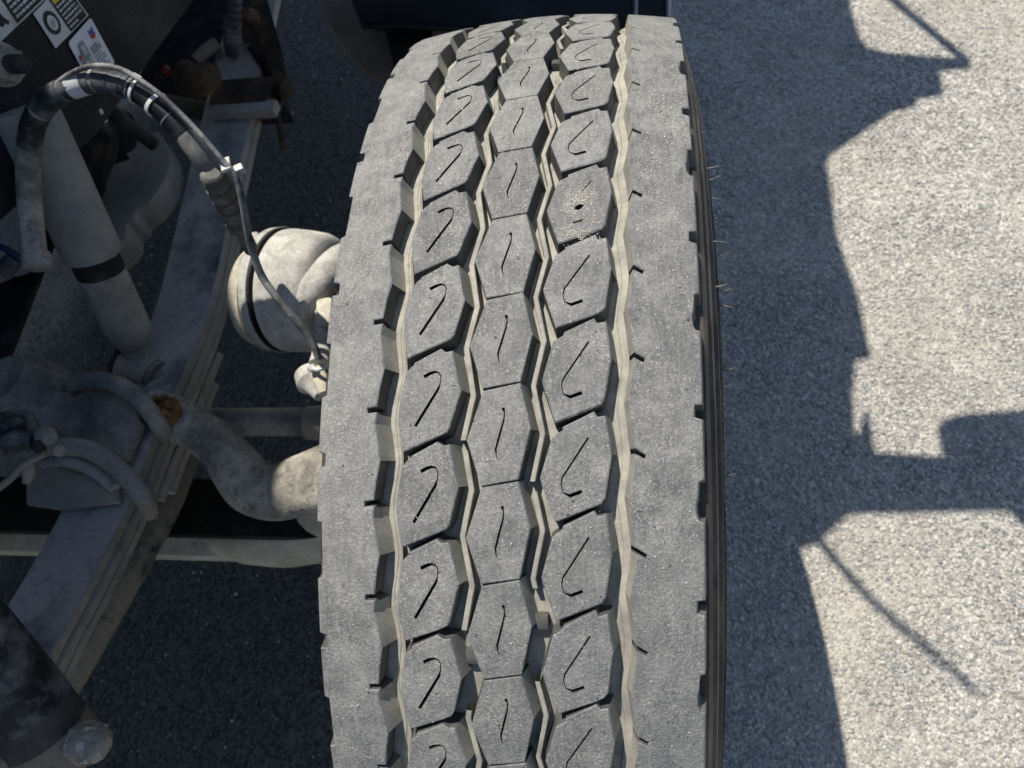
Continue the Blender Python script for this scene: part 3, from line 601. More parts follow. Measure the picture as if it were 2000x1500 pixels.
# thin sensor cable along the hose
tc = thing('sensor_cable', 'thin grey sensor cable following the taped hose down across the brake chamber', 'cable', (-0.4621, 0.2653, 0.9750))
tp = [(-0.5239, 0.2564, 0.9550), (-0.4882, 0.2581, 0.9720), (-0.4564, 0.2584, 0.9800), (-0.4266, 0.2540, 0.9780), (-0.4012, 0.2424, 0.9680), (-0.3776, 0.2272, 0.9550), (-0.3538, 0.2075, 0.9380), (-0.3346, 0.1892, 0.9180), (-0.3222, 0.1772, 0.9000), (-0.3212, 0.1650, 0.8800), (-0.3263, 0.1547, 0.8550), (-0.3322, 0.1434, 0.8250), (-0.3314, 0.1265, 0.7900), (-0.3163, 0.1077, 0.7650), (-0.2992, 0.0909, 0.7350), (-0.2912, 0.0799, 0.7150), (-0.2884, 0.0673, 0.7000)]
M_lead = surface('dusty_sensor_lead', (.055, .057, .062), (.34, .335, .32), scale=34, lo=.38, hi=.62, rough=.6, bump=.15)
part('cable', tube(tp, [.0028] * 8 + [.0034, .0040, .0040, .0044, .0046, .0044, .0046, .0046, .0042], seg=10, n=7), M_lead, tc)
# ------------------------------------------------------------------ brake chamber
bc0 = V3((-0.3880, 0.2240, 0.6120)); bd = V3((1, -.16, .10)).normalized()
bc = thing('brake_chamber', 'pale dust-caked brake chamber lit by the sun beside the tyre', 'brake chamber', bc0)
part('rear_housing', lathe([(-.064, .010), (-.062, .040), (-.057, .056), (-.046, .068), (-.034, .074), (-.028, .077), (-.0255, .086), (-.0125, .088), (-.0115, .086), (-.0115, .055)], bc0, bd, 56), M_chamber, bc)
part('clamp_gap', lathe([(-.0118, .0868), (-.0085, .0868), (-.0085, .074), (.004, .074)], bc0, bd, 48), M_inkblack, bc)
fh = part('front_housing', lathe([(-.0035, .080), (-.003, .0850), (.004, .0858), (.030, .0840), (.050, .0815), (.058, .078), (.0625, .072), (.0645, .060), (.066, .046), (.072, .043), (.092, .041), (.095, .034), (.096, .010)], bc0, bd, 56), M_chamber, bc)
sub('elbow', tube([bc0 + bd * .030 + V3((0, -.062, .030)), bc0 + bd * .062 + V3((.0, -.030, .052)), bc0 + bd * .092 + V3((.005, .012, .058)), bc0 + bd * .13 + V3((.02, .045, .045))], [.014, .021, .023, .020], seg=18), M_chamber, fh)
for px in ((-0.3547, 0.2248, 0.6920), (-0.3473, 0.1445, 0.6920)):
    sub('vent_hole', bevel(lathe([(0, .0036), (.003, .0036)], V3(px) + V3((0, 0, -.0028)), (.1, .2, 1), 14), .0004), M_inkblack, fh)
for k in range(2): part('stud', tube([bc0 + bd * .088 + V3((0, .03 - .06 * k, .02)), bc0 + bd * .125 + V3((0, .03 - .06 * k, .02))], .007, seg=10), M_brass, bc)
part('clamp_lug', bevel(obox((-0.4227, 0.2582, 0.6750), (.020, .030, .022), rz=radians(15), bv=.006), .001), M_chamber, bc)
part('dirt_crust', lathe([(-.045, .0700), (-.03, .0755), (-.024, .078)], bc0 + V3((-.010, -.006, -.006)), bd, 40), M_sulphur, bc)
# bracket and bushing next to the tyre
sb = thing('sensor_bracket', 'small pale sensor bracket tied to the cable beside the tyre shoulder', 'bracket', (-0.3028, 0.0615, 0.6600))
part('post', tube([(-0.3130, 0.1577, 0.6600), (-0.3066, 0.1242, 0.6650), (-0.3004, 0.0920, 0.6700), (-0.2993, 0.0752, 0.6720)], [.011, .010, .012, .013], seg=14), M_chamber, sb)
part_flat('dust_cap', obox((-0.3026, 0.1468, 0.6750), (.022, .040, .016), rz=radians(10), bv=.006), M_sulphur, sb)
part('bushing', lathe([(-.018, .010), (-.013, .017), (.004, .020), (.010, .014), (.022, .010), (.030, .008)], (-0.3144, 0.0627, 0.6550), (.55, -.75, .1), 22), M_chamber, sb)
part('lug', tube([(-0.3039, 0.0702, 0.6680), (-0.2944, 0.0539, 0.6680), (-0.2886, 0.0389, 0.6660)], [.009, .010, .007], seg=12), M_beige, sb)
part('cable_tie', tube([(-0.3039, 0.0652, 0.6860), (-0.2920, 0.0588, 0.6900), (-0.2806, 0.0662, 0.6860)], .0028, seg=8), M_white, sb)
part('tie_tail', tube([(-0.3039, 0.0652, 0.6860), (-0.3002, 0.0620, 0.6840)], .0055, seg=10), M_white, sb)
# ------------------------------------------------------------------ steering arm, tie rod, axle
sa = thing('steering_arm', 'dusty S-shaped steering arm reaching from the castle nut to the wheel', 'steering arm', (-0.4248, -0.0380, 0.5600))
part('arm', tube([(-0.5795, 0.0596, 0.5750), (-0.5485, 0.0488, 0.5780), (-0.5072, 0.0305, 0.5780), (-0.4653, 0.0051, 0.5750), (-0.4350, -0.0246, 0.5720), (-0.4091, -0.0483, 0.5700), (-0.3721, -0.0562, 0.5700), (-0.3323, -0.0447, 0.5740), (-0.2703, -0.0331, 0.5800)], [.030, .031, .029, .030, .0335, .0355, .0365, .0410, .052], seg=26, n=7, flat=.85), M_cast, sa)
cn = part('castle_nut', hexnut((-0.5299, 0.0409, 0.6060), (.05, -.05, 1), .0200, .013), M_rust, sa)
n0 = V3((-0.5299, 0.0409, 0.6060)) + V3((0, 0, .013))
for k in range(6):
    a = k * pi / 3 + .25
    sub('crown', obox(n0 + V3((.0125 * cos(a), .0125 * sin(a), .006)), (.0075, .0080, .015), rz=a, bv=.0015), M_rust, cn)
sub('stud_end', bevel(lathe([(0, .0095), (.006, .0095)], n0 + V3((0, 0, -.002)), (0, 0, 1), 16), .002), M_rust, cn)
part('cotter_pin', tube([n0 + V3((-.004, -.012, .005)), n0 + V3((.0, -.024, .002)), n0 + V3((.006, -.036, -.004))], .0016, seg=8), M_chrome, sa)
tr = thing('tie_rod', 'straight grey tie rod tube passing behind the steering arm', 'tie rod', (-0.5020, 0.1044, 0.4300))
part('tube', tube([(-0.6761, 0.1021, 0.4300), (-0.5621, 0.1036, 0.4300), (-0.3347, 0.1031, 0.4300)], .0225, seg=24, smooth=False), M_duststeel, tr)
part('rod_end', lathe([(0, .026), (.03, .028), (.06, .024)], (-0.4154, 0.1016, 0.4300), (1, 0, 0), 24), M_tan, tr)
M_webblack = surface('black_web_steel', (.006, .006, .006), (.045, .035, .022), scale=9, lo=.5, hi=.75, rough=.6, bump=.2, bscale=120)  # near-black, for the web and top flange of the beam
xb = thing('axle_beam', 'beige dust-covered axle beam crossing low behind the leaf spring', 'axle beam', (-.5, -.01, .33))
def ibeam(zf):
    bm = bmesh.new(); rows = []
    for x in np.linspace(-1.3, -.19, 26):
        dz = zf(x)
        sec = [(-.055, 0), (.055, 0), (.055, .034), (.016, .050), (.014, .100), (.045, .108), (.045, .128), (-.045, .128), (-.045, .108), (-.014, .100), (-.016, .050), (-.055, .034)]
        rows.append([bm.verts.new((x, -.022 + y, .262 + z + dz)) for y, z in sec])
    for a, b in zip(rows, rows[1:]):
        for i in range(12):
            f = bm.faces.new((a[i], a[(i + 1) % 12], b[(i + 1) % 12], b[i])); f.material_index = 0 if i in (10, 11, 0, 1, 2) else 1
    bm.faces.new(rows[0]); bm.faces.new(rows[-1][::-1]); return bm
part('beam', bevel(ibeam(lambda x: .02 * max(0, (x + .48) / .3) ** 2), .004), [M_beige, M_webblack], xb)
part('knuckle', tube([(-0.6117, -0.0571, 0.2850), (-0.5475, -0.0476, 0.3000), (-0.4716, -0.0400, 0.3150), (-0.3978, -0.0234, 0.3350), (-0.3177, -0.0113, 0.3800)], [.014, .042, .056, .064, .070], seg=24), M_beige, xb)
part('drain_slot', tube([(-0.4629, -0.0592, 0.3560), (-0.4273, -0.0569, 0.3620)], [.005, .007], seg=10), M_oldrust, xb)
part('stop_boss', tube([(-0.4245, -0.0414, 0.3700), (-0.3811, -0.0396, 0.3720)], [.012, .013], seg=14), M_tan, xb)
sbar = thing('torsion_bar', 'rounded tan bar with flaking blue-black paint below the leaf spring', 'bar', (-0.6486, -0.1481, 0.4500))
part('bar', tube([(-0.6129, 0.0383, 0.4300), (-0.6059, -0.0392, 0.4550), (-0.6283, -0.1194, 0.4550), (-0.6604, -0.1975, 0.4450), (-0.7010, -0.2860, 0.4300), (-0.7506, -0.3657, 0.4100), (-0.8116, -0.4632, 0.3900)], .0265, seg=22), surface('flaking_bar_paint', (.015, .022, .038), (.215, .195, .155), scale=13, lo=.36, hi=.47, rough=.85, bump=.35, bscale=120), sbar)
# ------------------------------------------------------------------ drag link at the lower left corner
dl = thing('drag_link', 'thick black dusty tube with a mud-caked ball joint in the lower left corner', 'drag link', (-0.5074, -0.3178, 0.7000))
d0 = V3((-0.5554, -0.2626, 0.8000)); d1 = V3((-0.4816, -0.3819, 0.6650)); dd = (d1 - d0).normalized(); dn = (d1 - d0).length
part('tube', lathe([(-.05, .041), (dn * .60, .041), (dn * .63, .0385)], d0, dd, 48), surface('black_tube_dust', (.010, .012, .016), (.20, .20, .205), scale=16, lo=.48, hi=.66, rough=.6, bump=.2, bscale=300, speck=(.3, .3, .3), speck_amt=.71), dl)
part('sleeve', lathe([(dn * .58, .0405), (dn * .74, .0400), (dn * .76, .0385)], d0, dd, 48), surface('grimy_sleeve', (.035, .036, .036), (.11, .10, .085), scale=14, lo=.4, hi=.7, rough=.7, bump=.2, bscale=200), dl)
part('end_cap', lathe([(dn * .73, .0395), (dn * .86, .0405), (dn * .93, .038), (dn * .97, .030), (dn * .985, .015)], d0, dd, 48), M_brown, dl)
k0 = V3((-0.4720, -0.3568, 0.7000)); kd = V3((1, -.05, .12)).normalized()
bj = part('ball_joint', tube([k0 - kd * .012, k0 + kd * .004, k0 + kd * .016, k0 + kd * .027, k0 + kd * .036, k0 + kd * .042], [.013, .015, .0185, .0195, .016, .008], seg=16, n=3, jitter=.16), M_cast, dl)
sub('castle_nut', bevel(lathe([(.010, .0205), (.022, .0205)], k0, kd, 6), .003), M_cast, bj)
ks = kd.cross(V3((0, 0, 1))).normalized(); ku = ks.cross(kd)
for k in range(6):
    a = k * pi / 3 + .3; sub('crown', obox(k0 + kd * .028 + (ks * cos(a) + ku * sin(a)) * .0145, (.012, .008, .008), rz=.1, ry=-a, bv=.002), M_chamber, bj)
# ------------------------------------------------------------------ cable bundle on the left edge
cb = thing('cable_bundle', 'bundle of fat black cables tied together at the left edge', 'cable bundle', (-0.6015, -0.0571, 0.7500))
part('cable', tube([(-0.6992, -0.0448, 0.7350), (-0.6514, -0.0412, 0.7450), (-0.6213, -0.0396, 0.7500), (-0.6046, -0.0421, 0.7500)], [.0125, .0125, .0122, .0085], seg=18), M_cable, cb)
part('cable', tube([(-0.6844, -0.0797, 0.7350), (-0.6293, -0.0696, 0.7500), (-0.5996, -0.0604, 0.7550), (-0.5837, -0.0591, 0.7520)], [.014, .0138, .0130, .0085], seg=18), M_cable, cb)
part('cable', tube([(-0.7014, -0.0275, 0.7250), (-0.6402, -0.0221, 0.7350), (-0.6138, -0.0243, 0.7400), (-0.5955, -0.0444, 0.7420)], [.008, .008, .008, .007], seg=14), M_cable, cb)
part('clamp', bevel(lathe([(0, .010), (.010, .012), (.018, .008)], (-0.5807, -0.0501, 0.7450), (1, -.3, .3), 20), .002), M_duststeel, cb)
part_flat('tie', obox((-0.5743, -0.0653, 0.7520), (.012, .010, .012), rz=.3, bv=.002), M_inkblack, cb)
part('tie_knob', lathe([(0, .004), (.006, .007), (.012, .004)], (-0.5656, -0.0660, 0.7350), (1, .2, .4), 14), M_leafside, cb)
part('strap', tube([(-0.5784, -0.0667, 0.7350), (-0.6078, -0.0755, 0.7250), (-0.6299, -0.0907, 0.7150), (-0.6680, -0.1110, 0.7000)], .0042, seg=8), M_tan, cb)
part('hook', tube([(-0.6097, -0.0731, 0.7220), (-0.6084, -0.0843, 0.7150), (-0.6104, -0.0957, 0.7120)], [.006, .007, .004], seg=10), M_tan, cb)
wl = thing('blue_wire_lead', 'short dark blue cable lead and connector beside the hose end', 'cable', (-0.6833, 0.1845, 0.7800))
part('lead', tube([(-0.7224, 0.1945, 0.7900), (-0.6807, 0.1802, 0.7900), (-0.6589, 0.1684, 0.7850)], .0045, seg=10), surface('blue_cable', (.012, .03, .09), (.03, .05, .10), scale=30, rough=.45, bump=0), wl)
part('connector', lathe([(0, .010), (.022, .012), (.034, .007)], (-0.6675, 0.1687, 0.7850), (-.6, -.7, -.2), 16), M_cable, wl)
part('collar', lathe([(-.008, .0155), (.004, .0165), (.010, .0145)], (-0.6164, 0.1517, 0.8030), (.2, -.8, -.3), 20), M_hose, wl)
# ------------------------------------------------------------------ tan plate and dark casting behind the shock
tpz = thing('splash_plate', 'flat tan dust-covered plate behind the shock absorber', 'plate', (-0.7283, 0.4557, 0.6000))
part_flat('plate', prism([(-0.8061, 0.5260, 0.6000), (-0.7631, 0.5540, 0.6000), (-0.6956, 0.5565, 0.6000), (-0.6691, 0.5212, 0.6000), (-0.6527, 0.4844, 0.6000), (-0.6526, 0.4486, 0.6000), (-0.6670, 0.4055, 0.6000), (-0.6857, 0.3915, 0.6000), (-0.6833, 0.3715, 0.6000), (-0.6939, 0.3662, 0.6000), (-0.6870, 0.3405, 0.6000), (-0.7034, 0.3126, 0.6000), (-0.7719, 0.2891, 0.6000), (-0.8153, 0.3886, 0.6000)], (0, 0, -.05), .006), M_tan, tpz)
part('boss', bevel(lathe([(0, .010), (.004, .010), (.004, .005)], (-0.7595, 0.5060, 0.6000), (0, 0, 1), 18), .001), M_tan, tpz)
part_flat('lower_lip', prism([(-0.7306, 0.4772, 0.5750), (-0.6745, 0.4843, 0.5750), (-0.6796, 0.4213, 0.5750), (-0.7034, 0.4103, 0.5750)], (0, 0, -.02), .004), M_beige, tpz)
dc = thing('dark_casting', 'dark painted casting with a bolt head between the hose and the tan plate', 'casting', (-0.7269, 0.4180, 0.7000))
part('body', tube([(-0.7722, 0.4826, 0.7600), (-0.7196, 0.4532, 0.7500), (-0.6946, 0.4218, 0.7300), (-0.7084, 0.3876, 0.7000), (-0.7345, 0.3560, 0.6600)], [.04, .05, .046, .036, .03], seg=18), M_black, dc)
part('lug', tube([(-0.6764, 0.4496, 0.7400), (-0.6663, 0.4584, 0.7100), (-0.6963, 0.4779, 0.6600)], [.022, .026, .020], seg=16), M_black, dc)
part('bolt_head', hexnut((-0.6974, 0.4671, 0.6900), (.2, -.3, 1), .013, .010), M_oldrust, dc)
part_flat('bracket', prism([(-0.7421, 0.4251, 0.6600), (-0.7488, 0.4664, 0.6600), (-0.7142, 0.4793, 0.6600), (-0.6975, 0.4677, 0.6600), (-0.7327, 0.4549, 0.6600), (-0.7213, 0.4037, 0.6600), (-0.7319, 0.3995, 0.6600)], (0, 0, -.03), .003), M_inkblack, dc)
part('strut', tube([(-0.6313, 0.4181, 0.8000), (-0.6172, 0.4179, 0.7600), (-0.6055, 0.4265, 0.7000)], .010, seg=12), M_dark, dc)
part('pale_clip', tube([(-0.6126, 0.3939, 0.8200), (-0.6055, 0.3827, 0.8100), (-0.6097, 0.3841, 0.7900)], [.003, .0055, .0035], seg=10), M_label, dc)
fr = thing('frame_rail', 'dark steel chassis frame rail along the left edge', 'frame rail', (-.86, .3, .6))
part_flat('web', obox((-.93, .3, .70), (.014, 3.0, .30), bv=.004), M_dark, fr)
part_flat('flange', obox((-.90, .3, .853), (.075, 3.0, .010), bv=.003), M_dark, fr)
part_flat('flange', obox((-.90, .3, .547), (.075, 3.0, .010), bv=.003), M_dark, fr)
gpt = thing('tubular_casting', 'pale grey tubular casting at the left edge behind the hose', 'casting', (-0.7358, 0.2580, 0.7500))
part('tube', tube([(-0.8951, 0.4303, 0.7000), (-0.8618, 0.3665, 0.6800), (-0.8484, 0.3224, 0.6500), (-0.8687, 0.2930, 0.6000)], [.03, .034, .034, .03], seg=22), M_shock2, gpt)
# ------------------------------------------------------------------ black plate with warning labels
bp = thing('label_plate', 'black speckled steel plate carrying three stickers in the upper left corner', 'plate', (-0.5944, 0.4001, 0.9250))
pn = V3((.9397, -.3420, 0))
part_flat('plate', prism([(-0.5291, 0.5794, 0.8047), (-0.5710, 0.4643, 0.8000), (-0.6100, 0.3573, 0.7936), (-0.7058, 0.0940, 0.8388), (-0.6847, 0.1519, 0.9664), (-0.5945, 0.3997, 1.0984), (-0.4753, 0.7273, 0.8124)], tuple(-pn * .02), .003), M_blackspk, bp)
def quad(c00, c10, c11, c01):
    a, b, c, d = (V3(q) for q in (c00, c10, c11, c01))
    return lambda s, t, h: a * (1 - s) * (1 - t) + b * s * (1 - t) + c * s * t + d * (1 - s) * t + pn * h
def patch(name, q, pts, h, mat, parent, th=.0006, is_sub=True):
    poly = [q(s, t, h) for s, t in pts]
    bm = prism(poly, tuple(pn * th), 0)
    return (sub if is_sub else part)(name, bm, mat, parent)
def rect(s0, t0, s1, t1): return [(s0, t0), (s1, t0), (s1, t1), (s0, t1)]
def ellipse(s, t, a, b, n=28): return [(s + a * cos(2 * pi * k / n), t + b * sin(2 * pi * k / n)) for k in range(n)]
# s runs along the plate (up and right in view), t runs downwards
q2 = quad((-0.5978, 0.3909, 0.9497), (-0.5782, 0.4446, 0.9480), (-0.5781, 0.4448, 0.9022), (-0.5997, 0.3856, 0.9056))
s2 = patch('wheel_sticker', q2, rect(0, 0, 1, 1), .002, M_label, bp, is_sub=False); s2['label'] = 'sticker with a black tyre picture and white text lines'
patch('black_field', q2, rect(.47, .03, .965, .965), .0028, M_inkblack, s2)
patch('yellow_bar', q2, rect(.50, .05, .93, .20), .0036, M_inkyellow, s2)
patch('tyre_ring', q2, ellipse(.235, .47, .165, .31), .0028, M_inkblack, s2); patch('tyre_disc', q2, ellipse(.235, .47, .10, .20), .0036, M_label, s2)
for k in range(8):
    a = 2 * pi * k / 8; patch('hub_hole', q2, ellipse(.235 + .045 * cos(a), .47 + .09 * sin(a), .008, .016, 8), .0044, M_inkgrey, s2)
patch('hub_centre', q2, ellipse(.235, .47, .02, .04, 12), .0044, M_inkgrey, s2)
random.seed(11)
for r_ in range(6):
    t0 = .26 + r_ * .115; s = .51
    while s < .90 - (.2 if r_ == 5 else 0):
        w = random.uniform(.03, .085); patch('text_mark', q2, rect(s, t0, min(s + w, .94), t0 + .055), .0036, M_label, s2); s += w + .02
q1 = quad((-0.6154, 0.3424, 1.0006), (-0.5866, 0.4215, 0.9968), (-0.5901, 0.4119, 0.9506), (-0.6164, 0.3397, 0.9553))
s1 = patch('jack_sticker', q1, rect(0, 0, 1, 1), .002, M_label, bp, is_sub=False); s1['label'] = 'black and white sticker cut by the frame corner'
patch('black_field', q1, rect(.40, .03, .97, .955), .0028, M_inkblack, s1)
patch('picture', q1, [(.02, .1), (.16, .08), (.25, .30), (.27, .62), (.31, .80), (.27, .84), (.24, .76), (.18, .80), (.14, .72), (.08, .80), (.02, .7)], .0028, M_inkblack, s1)
patch('picture_window', q1, [(.05, .2), (.14, .2), (.20, .42), (.19, .6), (.06, .6)], .0036, M_label, s1)
for r_ in range(5):
    t0 = .30 + r_ * .125; s = .44
    while s < .90:
        w = random.uniform(.03, .08); patch('text_mark', q1, rect(s, t0, min(s + w, .94), t0 + .06), .0036, M_label, s1); s += w + .02
q3 = quad((-0.5937, 0.4021, 0.8991), (-0.5779, 0.4454, 0.8987), (-0.5815, 0.4356, 0.8379), (-0.5980, 0.3902, 0.8394))
s3 = patch('emblem_sticker', q3, [(.05, 0), (.95, 0), (1, .04), (1, .96), (.95, 1), (.05, 1), (0, .96), (0, .04)], .002, surface('clean_label_white', (.66, .68, .72), (.58, .60, .63), scale=30, rough=.4, bump=0, grain=.05), bp, is_sub=False); s3['label'] = 'white sticker with a blue and red chevron emblem'
patch('blue_chevron', q3, [(.70, .12), (.785, .17), (.87, .12), (.87, .20), (.785, .25), (.70, .20)], .0028, M_inkblue, s3)
patch('red_chevron', q3, [(.70, .215), (.785, .265), (.87, .215), (.87, .285), (.785, .335), (.70, .285)], .0028, M_inkred, s3)
patch('picture', q3, [(.22, .16), (.42, .17), (.44, .30), (.42, .98), (.08, .98), (.10, .60), (.05, .40), (.12, .33), (.16, .36)], .0028, M_inkgrey, s3)
patch('picture_window', q3, rect(.25, .22, .38, .42), .0036, M_label, s3); patch('picture_window', q3, rect(.33, .48, .40, .95), .0036, M_label, s3); patch('picture_window', q3, rect(.18, .50, .28, .95), .0036, M_label, s3)
patch('picture_accent', q3, rect(.06, .66, .15, .82), .0036, M_inkred, s3); patch('picture_accent', q3, rect(.08, .34, .14, .41), .0036, M_inkred, s3)
for r_ in range(8):
    t0 = .40 + r_ * .065; patch('text_mark', q3, rect(.52, t0, (.86 if r_ % 3 else .78), t0 + (.04 if r_ < 2 else .022)), .0028, M_inkgrey, s3)
bt = thing('stud_bolt', 'large hex nut on a threaded stud fixed to the black plate', 'bolt', (-0.6191, 0.3322, 0.9315))
b0 = V3((-0.6221, 0.3240, 0.9385)); bdv = V3((.93, -.30, .2)).normalized()
part('washer', bevel(lathe([(0, .024), (.006, .024)], b0, bdv, 30), .0015), M_duststeel, bt)
part('nut', hexnut(b0 + bdv * .006, bdv, .020, .016), M_duststeel, bt)
part('stud', lathe([(0, .0105), (.030, .0105), (.031, .0098), (.033, .0105), (.036, .0098), (.038, .0105), (.041, .0098), (.043, .0105), (.046, .009)], b0, bdv, 18), M_dark, bt)
# ------------------------------------------------------------------ spring hanger, loom and valve in the dark gap
sg = thing('spring_hanger', 'rusty brown spring hanger at the far end of the leaf spring', 'hanger', (-0.5273, 0.7123, 0.6200))
part_flat('arm', prism([(-0.5740, 0.8325, 0.6600), (-0.5411, 0.8280, 0.6600), (-0.5010, 0.7094, 0.6200), (-0.4923, 0.6628, 0.5800), (-0.5004, 0.6388, 0.5800), (-0.5132, 0.6601, 0.5900), (-0.5471, 0.7397, 0.6300)], (-.012, 0, -.02), .003), M_oldrust, sg)
part_flat('side_plate', prism([(-0.5655, 0.8046, 0.6800), (-0.5478, 0.8289, 0.6600), (-0.5158, 0.6831, 0.5800), (-0.5300, 0.6636, 0.5600), (-0.5836, 0.7559, 0.6200)], (-.03, .02, -.08), .004), M_dark, sg)
part('mud_lump', tube([(-0.5478, 0.7158, 0.6600), (-0.5379, 0.7231, 0.6650), (-0.5343, 0.7179, 0.6550)], [.012, .018, .010], seg=10, jitter=.4), M_oldrust, sg)
part('mud_lump', tube([(-0.5033, 0.6538, 0.5950), (-0.4935, 0.6441, 0.5900), (-0.5023, 0.6390, 0.5800)], [.010, .016, .008], seg=10, jitter=.4), M_oldrust, sg)
lm_ = thing('corrugated_loom', 'grey corrugated cable loom hanging down at the top edge', 'cable loom', (-0.5185, 0.6284, 0.7200))
lp = smooth_path([(-0.4847, 0.6442, 0.8000), (-0.4939, 0.6299, 0.7700), (-0.5130, 0.6158, 0.7300), (-0.5250, 0.6137, 0.7000), (-0.5318, 0.6070, 0.6900)], 9)
part('loom', tube(lp, [(.0135 if k % 2 else .0112) * (1 if k < len(lp) - 7 else .75) for k in range(len(lp))], seg=14, smooth=False, jitter=.1), surface('dark_loom_plastic', (.035, .036, .042), (.115, .11, .105), scale=30, rough=.6, bump=.1), lm_)
part('wire_end', tube([(-0.5207, 0.6210, 0.7000), (-0.5016, 0.6189, 0.7000)], .002, seg=6), M_brass, lm_)
va = thing('dusty_valve', 'small dusty round valve in the dark gap above the leaf spring', 'valve', (-0.5787, 0.5809, 0.6800))
part('body', tube([(-0.6168, 0.5955, 0.6700), (-0.5862, 0.5762, 0.6800), (-0.5650, 0.5708, 0.6800)], [.024, .028, .022], seg=18, jitter=.12), M_oldrust, va)
part('cap', lathe([(0, .019), (.012, .021), (.02, .014)], (-0.5679, 0.5722, 0.6850), (.8, -.3, .5), 20), M_oldrust, va)
part('pipe', tube([(-0.5799, 0.5941, 0.7000), (-0.5659, 0.6069, 0.7050), (-0.5499, 0.6218, 0.7050)], .010, seg=12), M_brown, va)
part('hose', tube([(-0.5526, 0.6223, 0.7000), (-0.5498, 0.6000, 0.6900), (-0.5594, 0.5900, 0.6800)], .007, seg=10), M_cable, va)
part('red_cap', lathe([(0, .007), (.010, .009), (.016, .005)], (-0.6821, 0.6463, 0.6400), (.4, -.5, .6), 16), M_red, va)
# ------------------------------------------------------------------ bumper with skirt
bu = thing('bumper', 'black plastic bumper behind the top of the tyre', 'bumper', (-.1, .95, .5))
by0, by1 = .925, 1.10
part_flat('face', prism([(-0.4552, 1.0827, 0.5500), (-0.4612, 0.9713, 0.5000), (-0.4471, 0.9371, 0.4700), (-0.4334, 0.9329, 0.4650), (-0.2424, 0.9141, 0.4620), (0.1469, 0.8627, 0.4580), (0.1492, 0.9896, 0.5500)], (.0, .05, -.05), .008), M_gloss, bu)
part('lip', tube([(-0.4388, 0.9280, 0.4720), (-0.3427, 0.9191, 0.4700), (-0.2357, 0.9043, 0.4660), (0.1448, 0.8568, 0.4620)], .005, seg=10), M_gloss, bu)
for a, b in (((0.0919, 0.9563, 0.5200), (0.0892, 0.8925, 0.4700)), ((0.1491, 0.9483, 0.5200), (0.1469, 0.8774, 0.4700))):
    part('trim_strip', tube([V3(a) + V3((0, -.012, .006)), V3(b) + V3((0, -.012, .006))], .0042, seg=8, smooth=False), M_chrome, bu)
sk = thing('skirt_panel', 'curved brown dusty skirt panel under the black bumper', 'skirt panel', (-0.4563, 0.9746, 0.4000))
part_flat('panel', prism([(-0.6155, 1.2965, 0.4200), (-0.5714, 1.0878, 0.4200), (-0.5509, 1.0269, 0.4100), (-0.5173, 0.9664, 0.4000), (-0.4729, 0.9168, 0.3900), (-0.4161, 0.8787, 0.3800), (-0.3279, 0.8359, 0.3700), (-0.2226, 0.8262, 0.3700), (-0.2345, 1.0394, 0.4000), (-0.4167, 1.0524, 0.4200), (-0.5253, 1.2680, 0.4300)], (.0, .02, -.04), .010), M_brown, sk)
part_flat('inner_fold', prism([(-0.4175, 0.9824, 0.4150), (-0.3161, 0.9736, 0.4150), (-0.3108, 0.8689, 0.3900), (-0.3859, 0.8764, 0.3900)], (0, .0, .004), .002), M_dark, sk)
# ------------------------------------------------------------------ unseen engine-side mass, hood-like sheets and rods added to shape the shade
en = thing('engine_shade_mass', 'unseen dark engine-side mass added to shade the chassis and block sky', 'shade blocker', (-.80, .3, .9))  # out-of-view mass added to block sun and sky
part_flat('shade_wall', obox((-.90, .55, .98), (.05, 2.9, .52), bv=.01), M_dark, en)
part_flat('engine_shade_block', obox((-1.75, .3, .92), (1.50, 3.6, .64), bv=.03), M_dark, en)
xm = thing('crossmember', 'black crossmember filling the gap behind the dusty valve', 'crossmember', (-0.7148, 0.8863, 0.5000))
part_flat('beam', prism([(-0.8481, 0.7545, 0.5200), (-0.7689, 0.7274, 0.5200), (-0.6695, 0.6992, 0.5200), (-0.5501, 0.7140, 0.5000), (-0.6236, 0.8981, 0.5400), (-0.6776, 1.0403, 0.5600), (-0.8030, 1.0584, 0.5600)], (0, 0, -.06), .006), M_inkblack, xm)
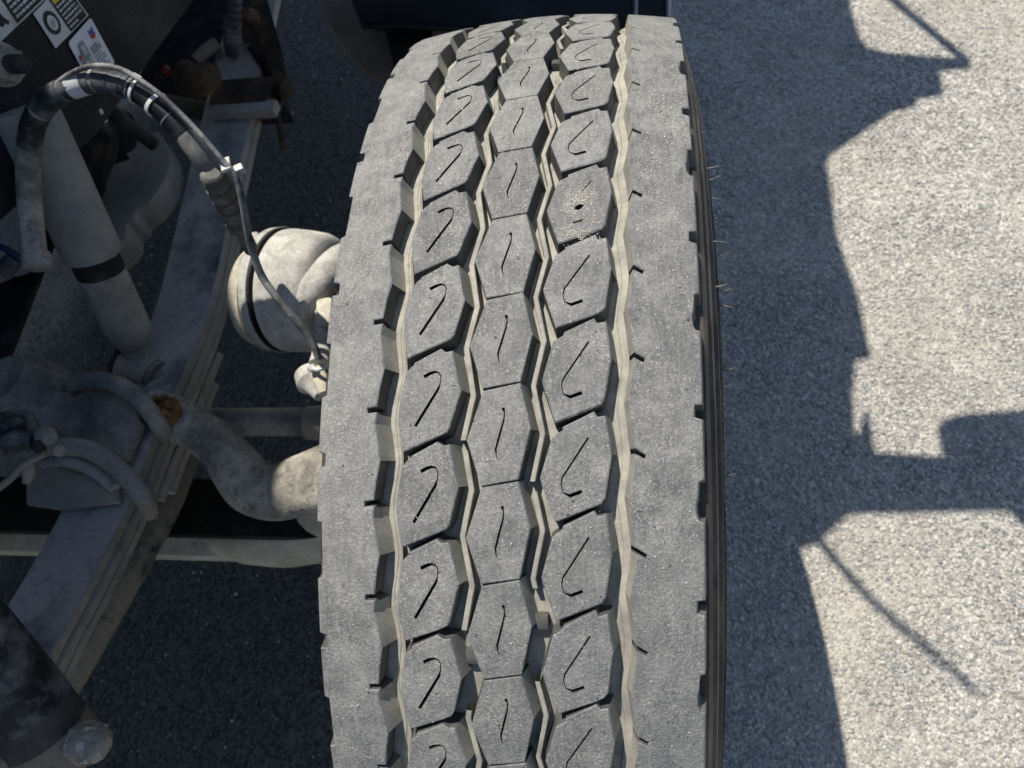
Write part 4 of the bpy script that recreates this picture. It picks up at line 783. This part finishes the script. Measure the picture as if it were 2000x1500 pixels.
# unseen sheets added for shade: a flat shell cut to the asphalt shadow outline
def above(px, h):
    """point at height h on the sun ray that ends at a ground point"""
    return (px[0] - .28 * h, px[1] + .37 * h, h)
hd = thing('hood_shadow_caster', 'unseen hood-like sheets shaped to shade the asphalt and the chassis', 'hood', (.1, 1.0, 1.8))
outline = [(0.6735, 2.0028, 0.0000), (0.6273, 1.4718, 0.0000), (0.6359, 1.3394, 0.0000), (0.6543, 1.2940, 0.0000), (0.7140, 1.2698, 0.0000), (0.8757, 1.2318, 0.0000), (0.8655, 1.2124, 0.0000), (0.7988, 1.2090, 0.0000), (0.7976, 1.1322, 0.0000), (0.7354, 1.1249, 0.0000), (0.7276, 1.1027, 0.0000), (0.6771, 1.0909, 0.0000), (0.5224, 0.9672, 0.0000), (0.5124, 0.9373, 0.0000), (0.5147, 0.8963, 0.0000), (0.5134, 0.7453, 0.0000), (0.5225, 0.6767, 0.0000), (0.5359, 0.5976, 0.0000), (0.5439, 0.4378, 0.0000), (0.5136, 0.4301, 0.0000), (0.4990, 0.3578, 0.0000), (0.4920, 0.2676, 0.0000), (0.5060, 0.2590, 0.0000), (0.5260, 0.3131, 0.0000), (0.5221, 0.2253, 0.0000), (0.6514, 0.2155, 0.0000), (0.6491, 0.2675, 0.0000), (0.6581, 0.2887, 0.0000), (0.6913, 0.3015, 0.0000), (0.8821, 0.3166, 0.0000), (0.8113, 0.0018, 0.0000), (0.7372, 0.1214, 0.0000), (0.4623, 0.1112, 0.0000), (0.4043, 0.0578, 0.0000), (0.3424, 0.0315, 0.0000)]
HZ = 1.80
shell = [above(p, HZ) for p in outline] + [above((.10, .075), HZ), above((.05, .30), HZ), above((-.05, .9), HZ), above((-.05, 2.6), HZ), above((.55, 2.6), HZ)]
part_flat('shell', prism(shell, (0, 0, .03), 0), M_gloss, hd)
part('rib', tube([above((.15, .35), 1.9), above((.2, .9), 1.9), above((.2, 1.8), 1.9)], .02, seg=10), M_dark, hd)
part_flat('chassis_shade_sheet', prism([(-2.9, -.9, 2.5), (-.90, -.9, 2.5), (-.90, .65, 2.5), (-.91, .78, 2.5), (-.97, .85, 2.5), (-1.0, 1.10, 2.5), (-.97, 2.7, 2.5), (-2.9, 2.7, 2.5)], (0, 0, .04), 0), M_gloss, hd)  # unseen sheet, its edge placed to shade the chassis
part_flat('sky_blocker', obox((-1.35, 1.66, 1.65), (2.1, .05, 1.7), bv=.01), M_gloss, hd)  # unseen wall added to cut sky light
sr = thing('shadow_rod', 'unseen thin rod added for the shadow line near the upper shadow tip', 'stay rod', above((0.8751, 1.2284, 0.0000), 1.85))  # unseen rod placed to draw a thin shadow line
part('rod', tube([above((0.6975, 1.5508, 0.0000), 1.92), above((0.7407, 1.4573, 0.0000), 1.90), above((0.8707, 1.2289, 0.0000), 1.84)], .012, seg=10, smooth=False), M_dark, sr)
s2_ = thing('shadow_cable', 'unseen thin cable added for the soft shadow line across the lower sunlit asphalt', 'cable', above((0.4268, 0.0186, 0.0000), 2.3))  # unseen cable placed only to cast its soft shadow
part('cable', tube([above((0.4108, 0.0512, 0.0000), 1.83), above((0.4876, -0.0523, -0.0000), 2.0), above((0.5604, -0.1254, 0.0000), 2.2), above((0.6324, -0.1953, -0.0000), 2.4)], .0075, seg=8), M_dark, s2_)
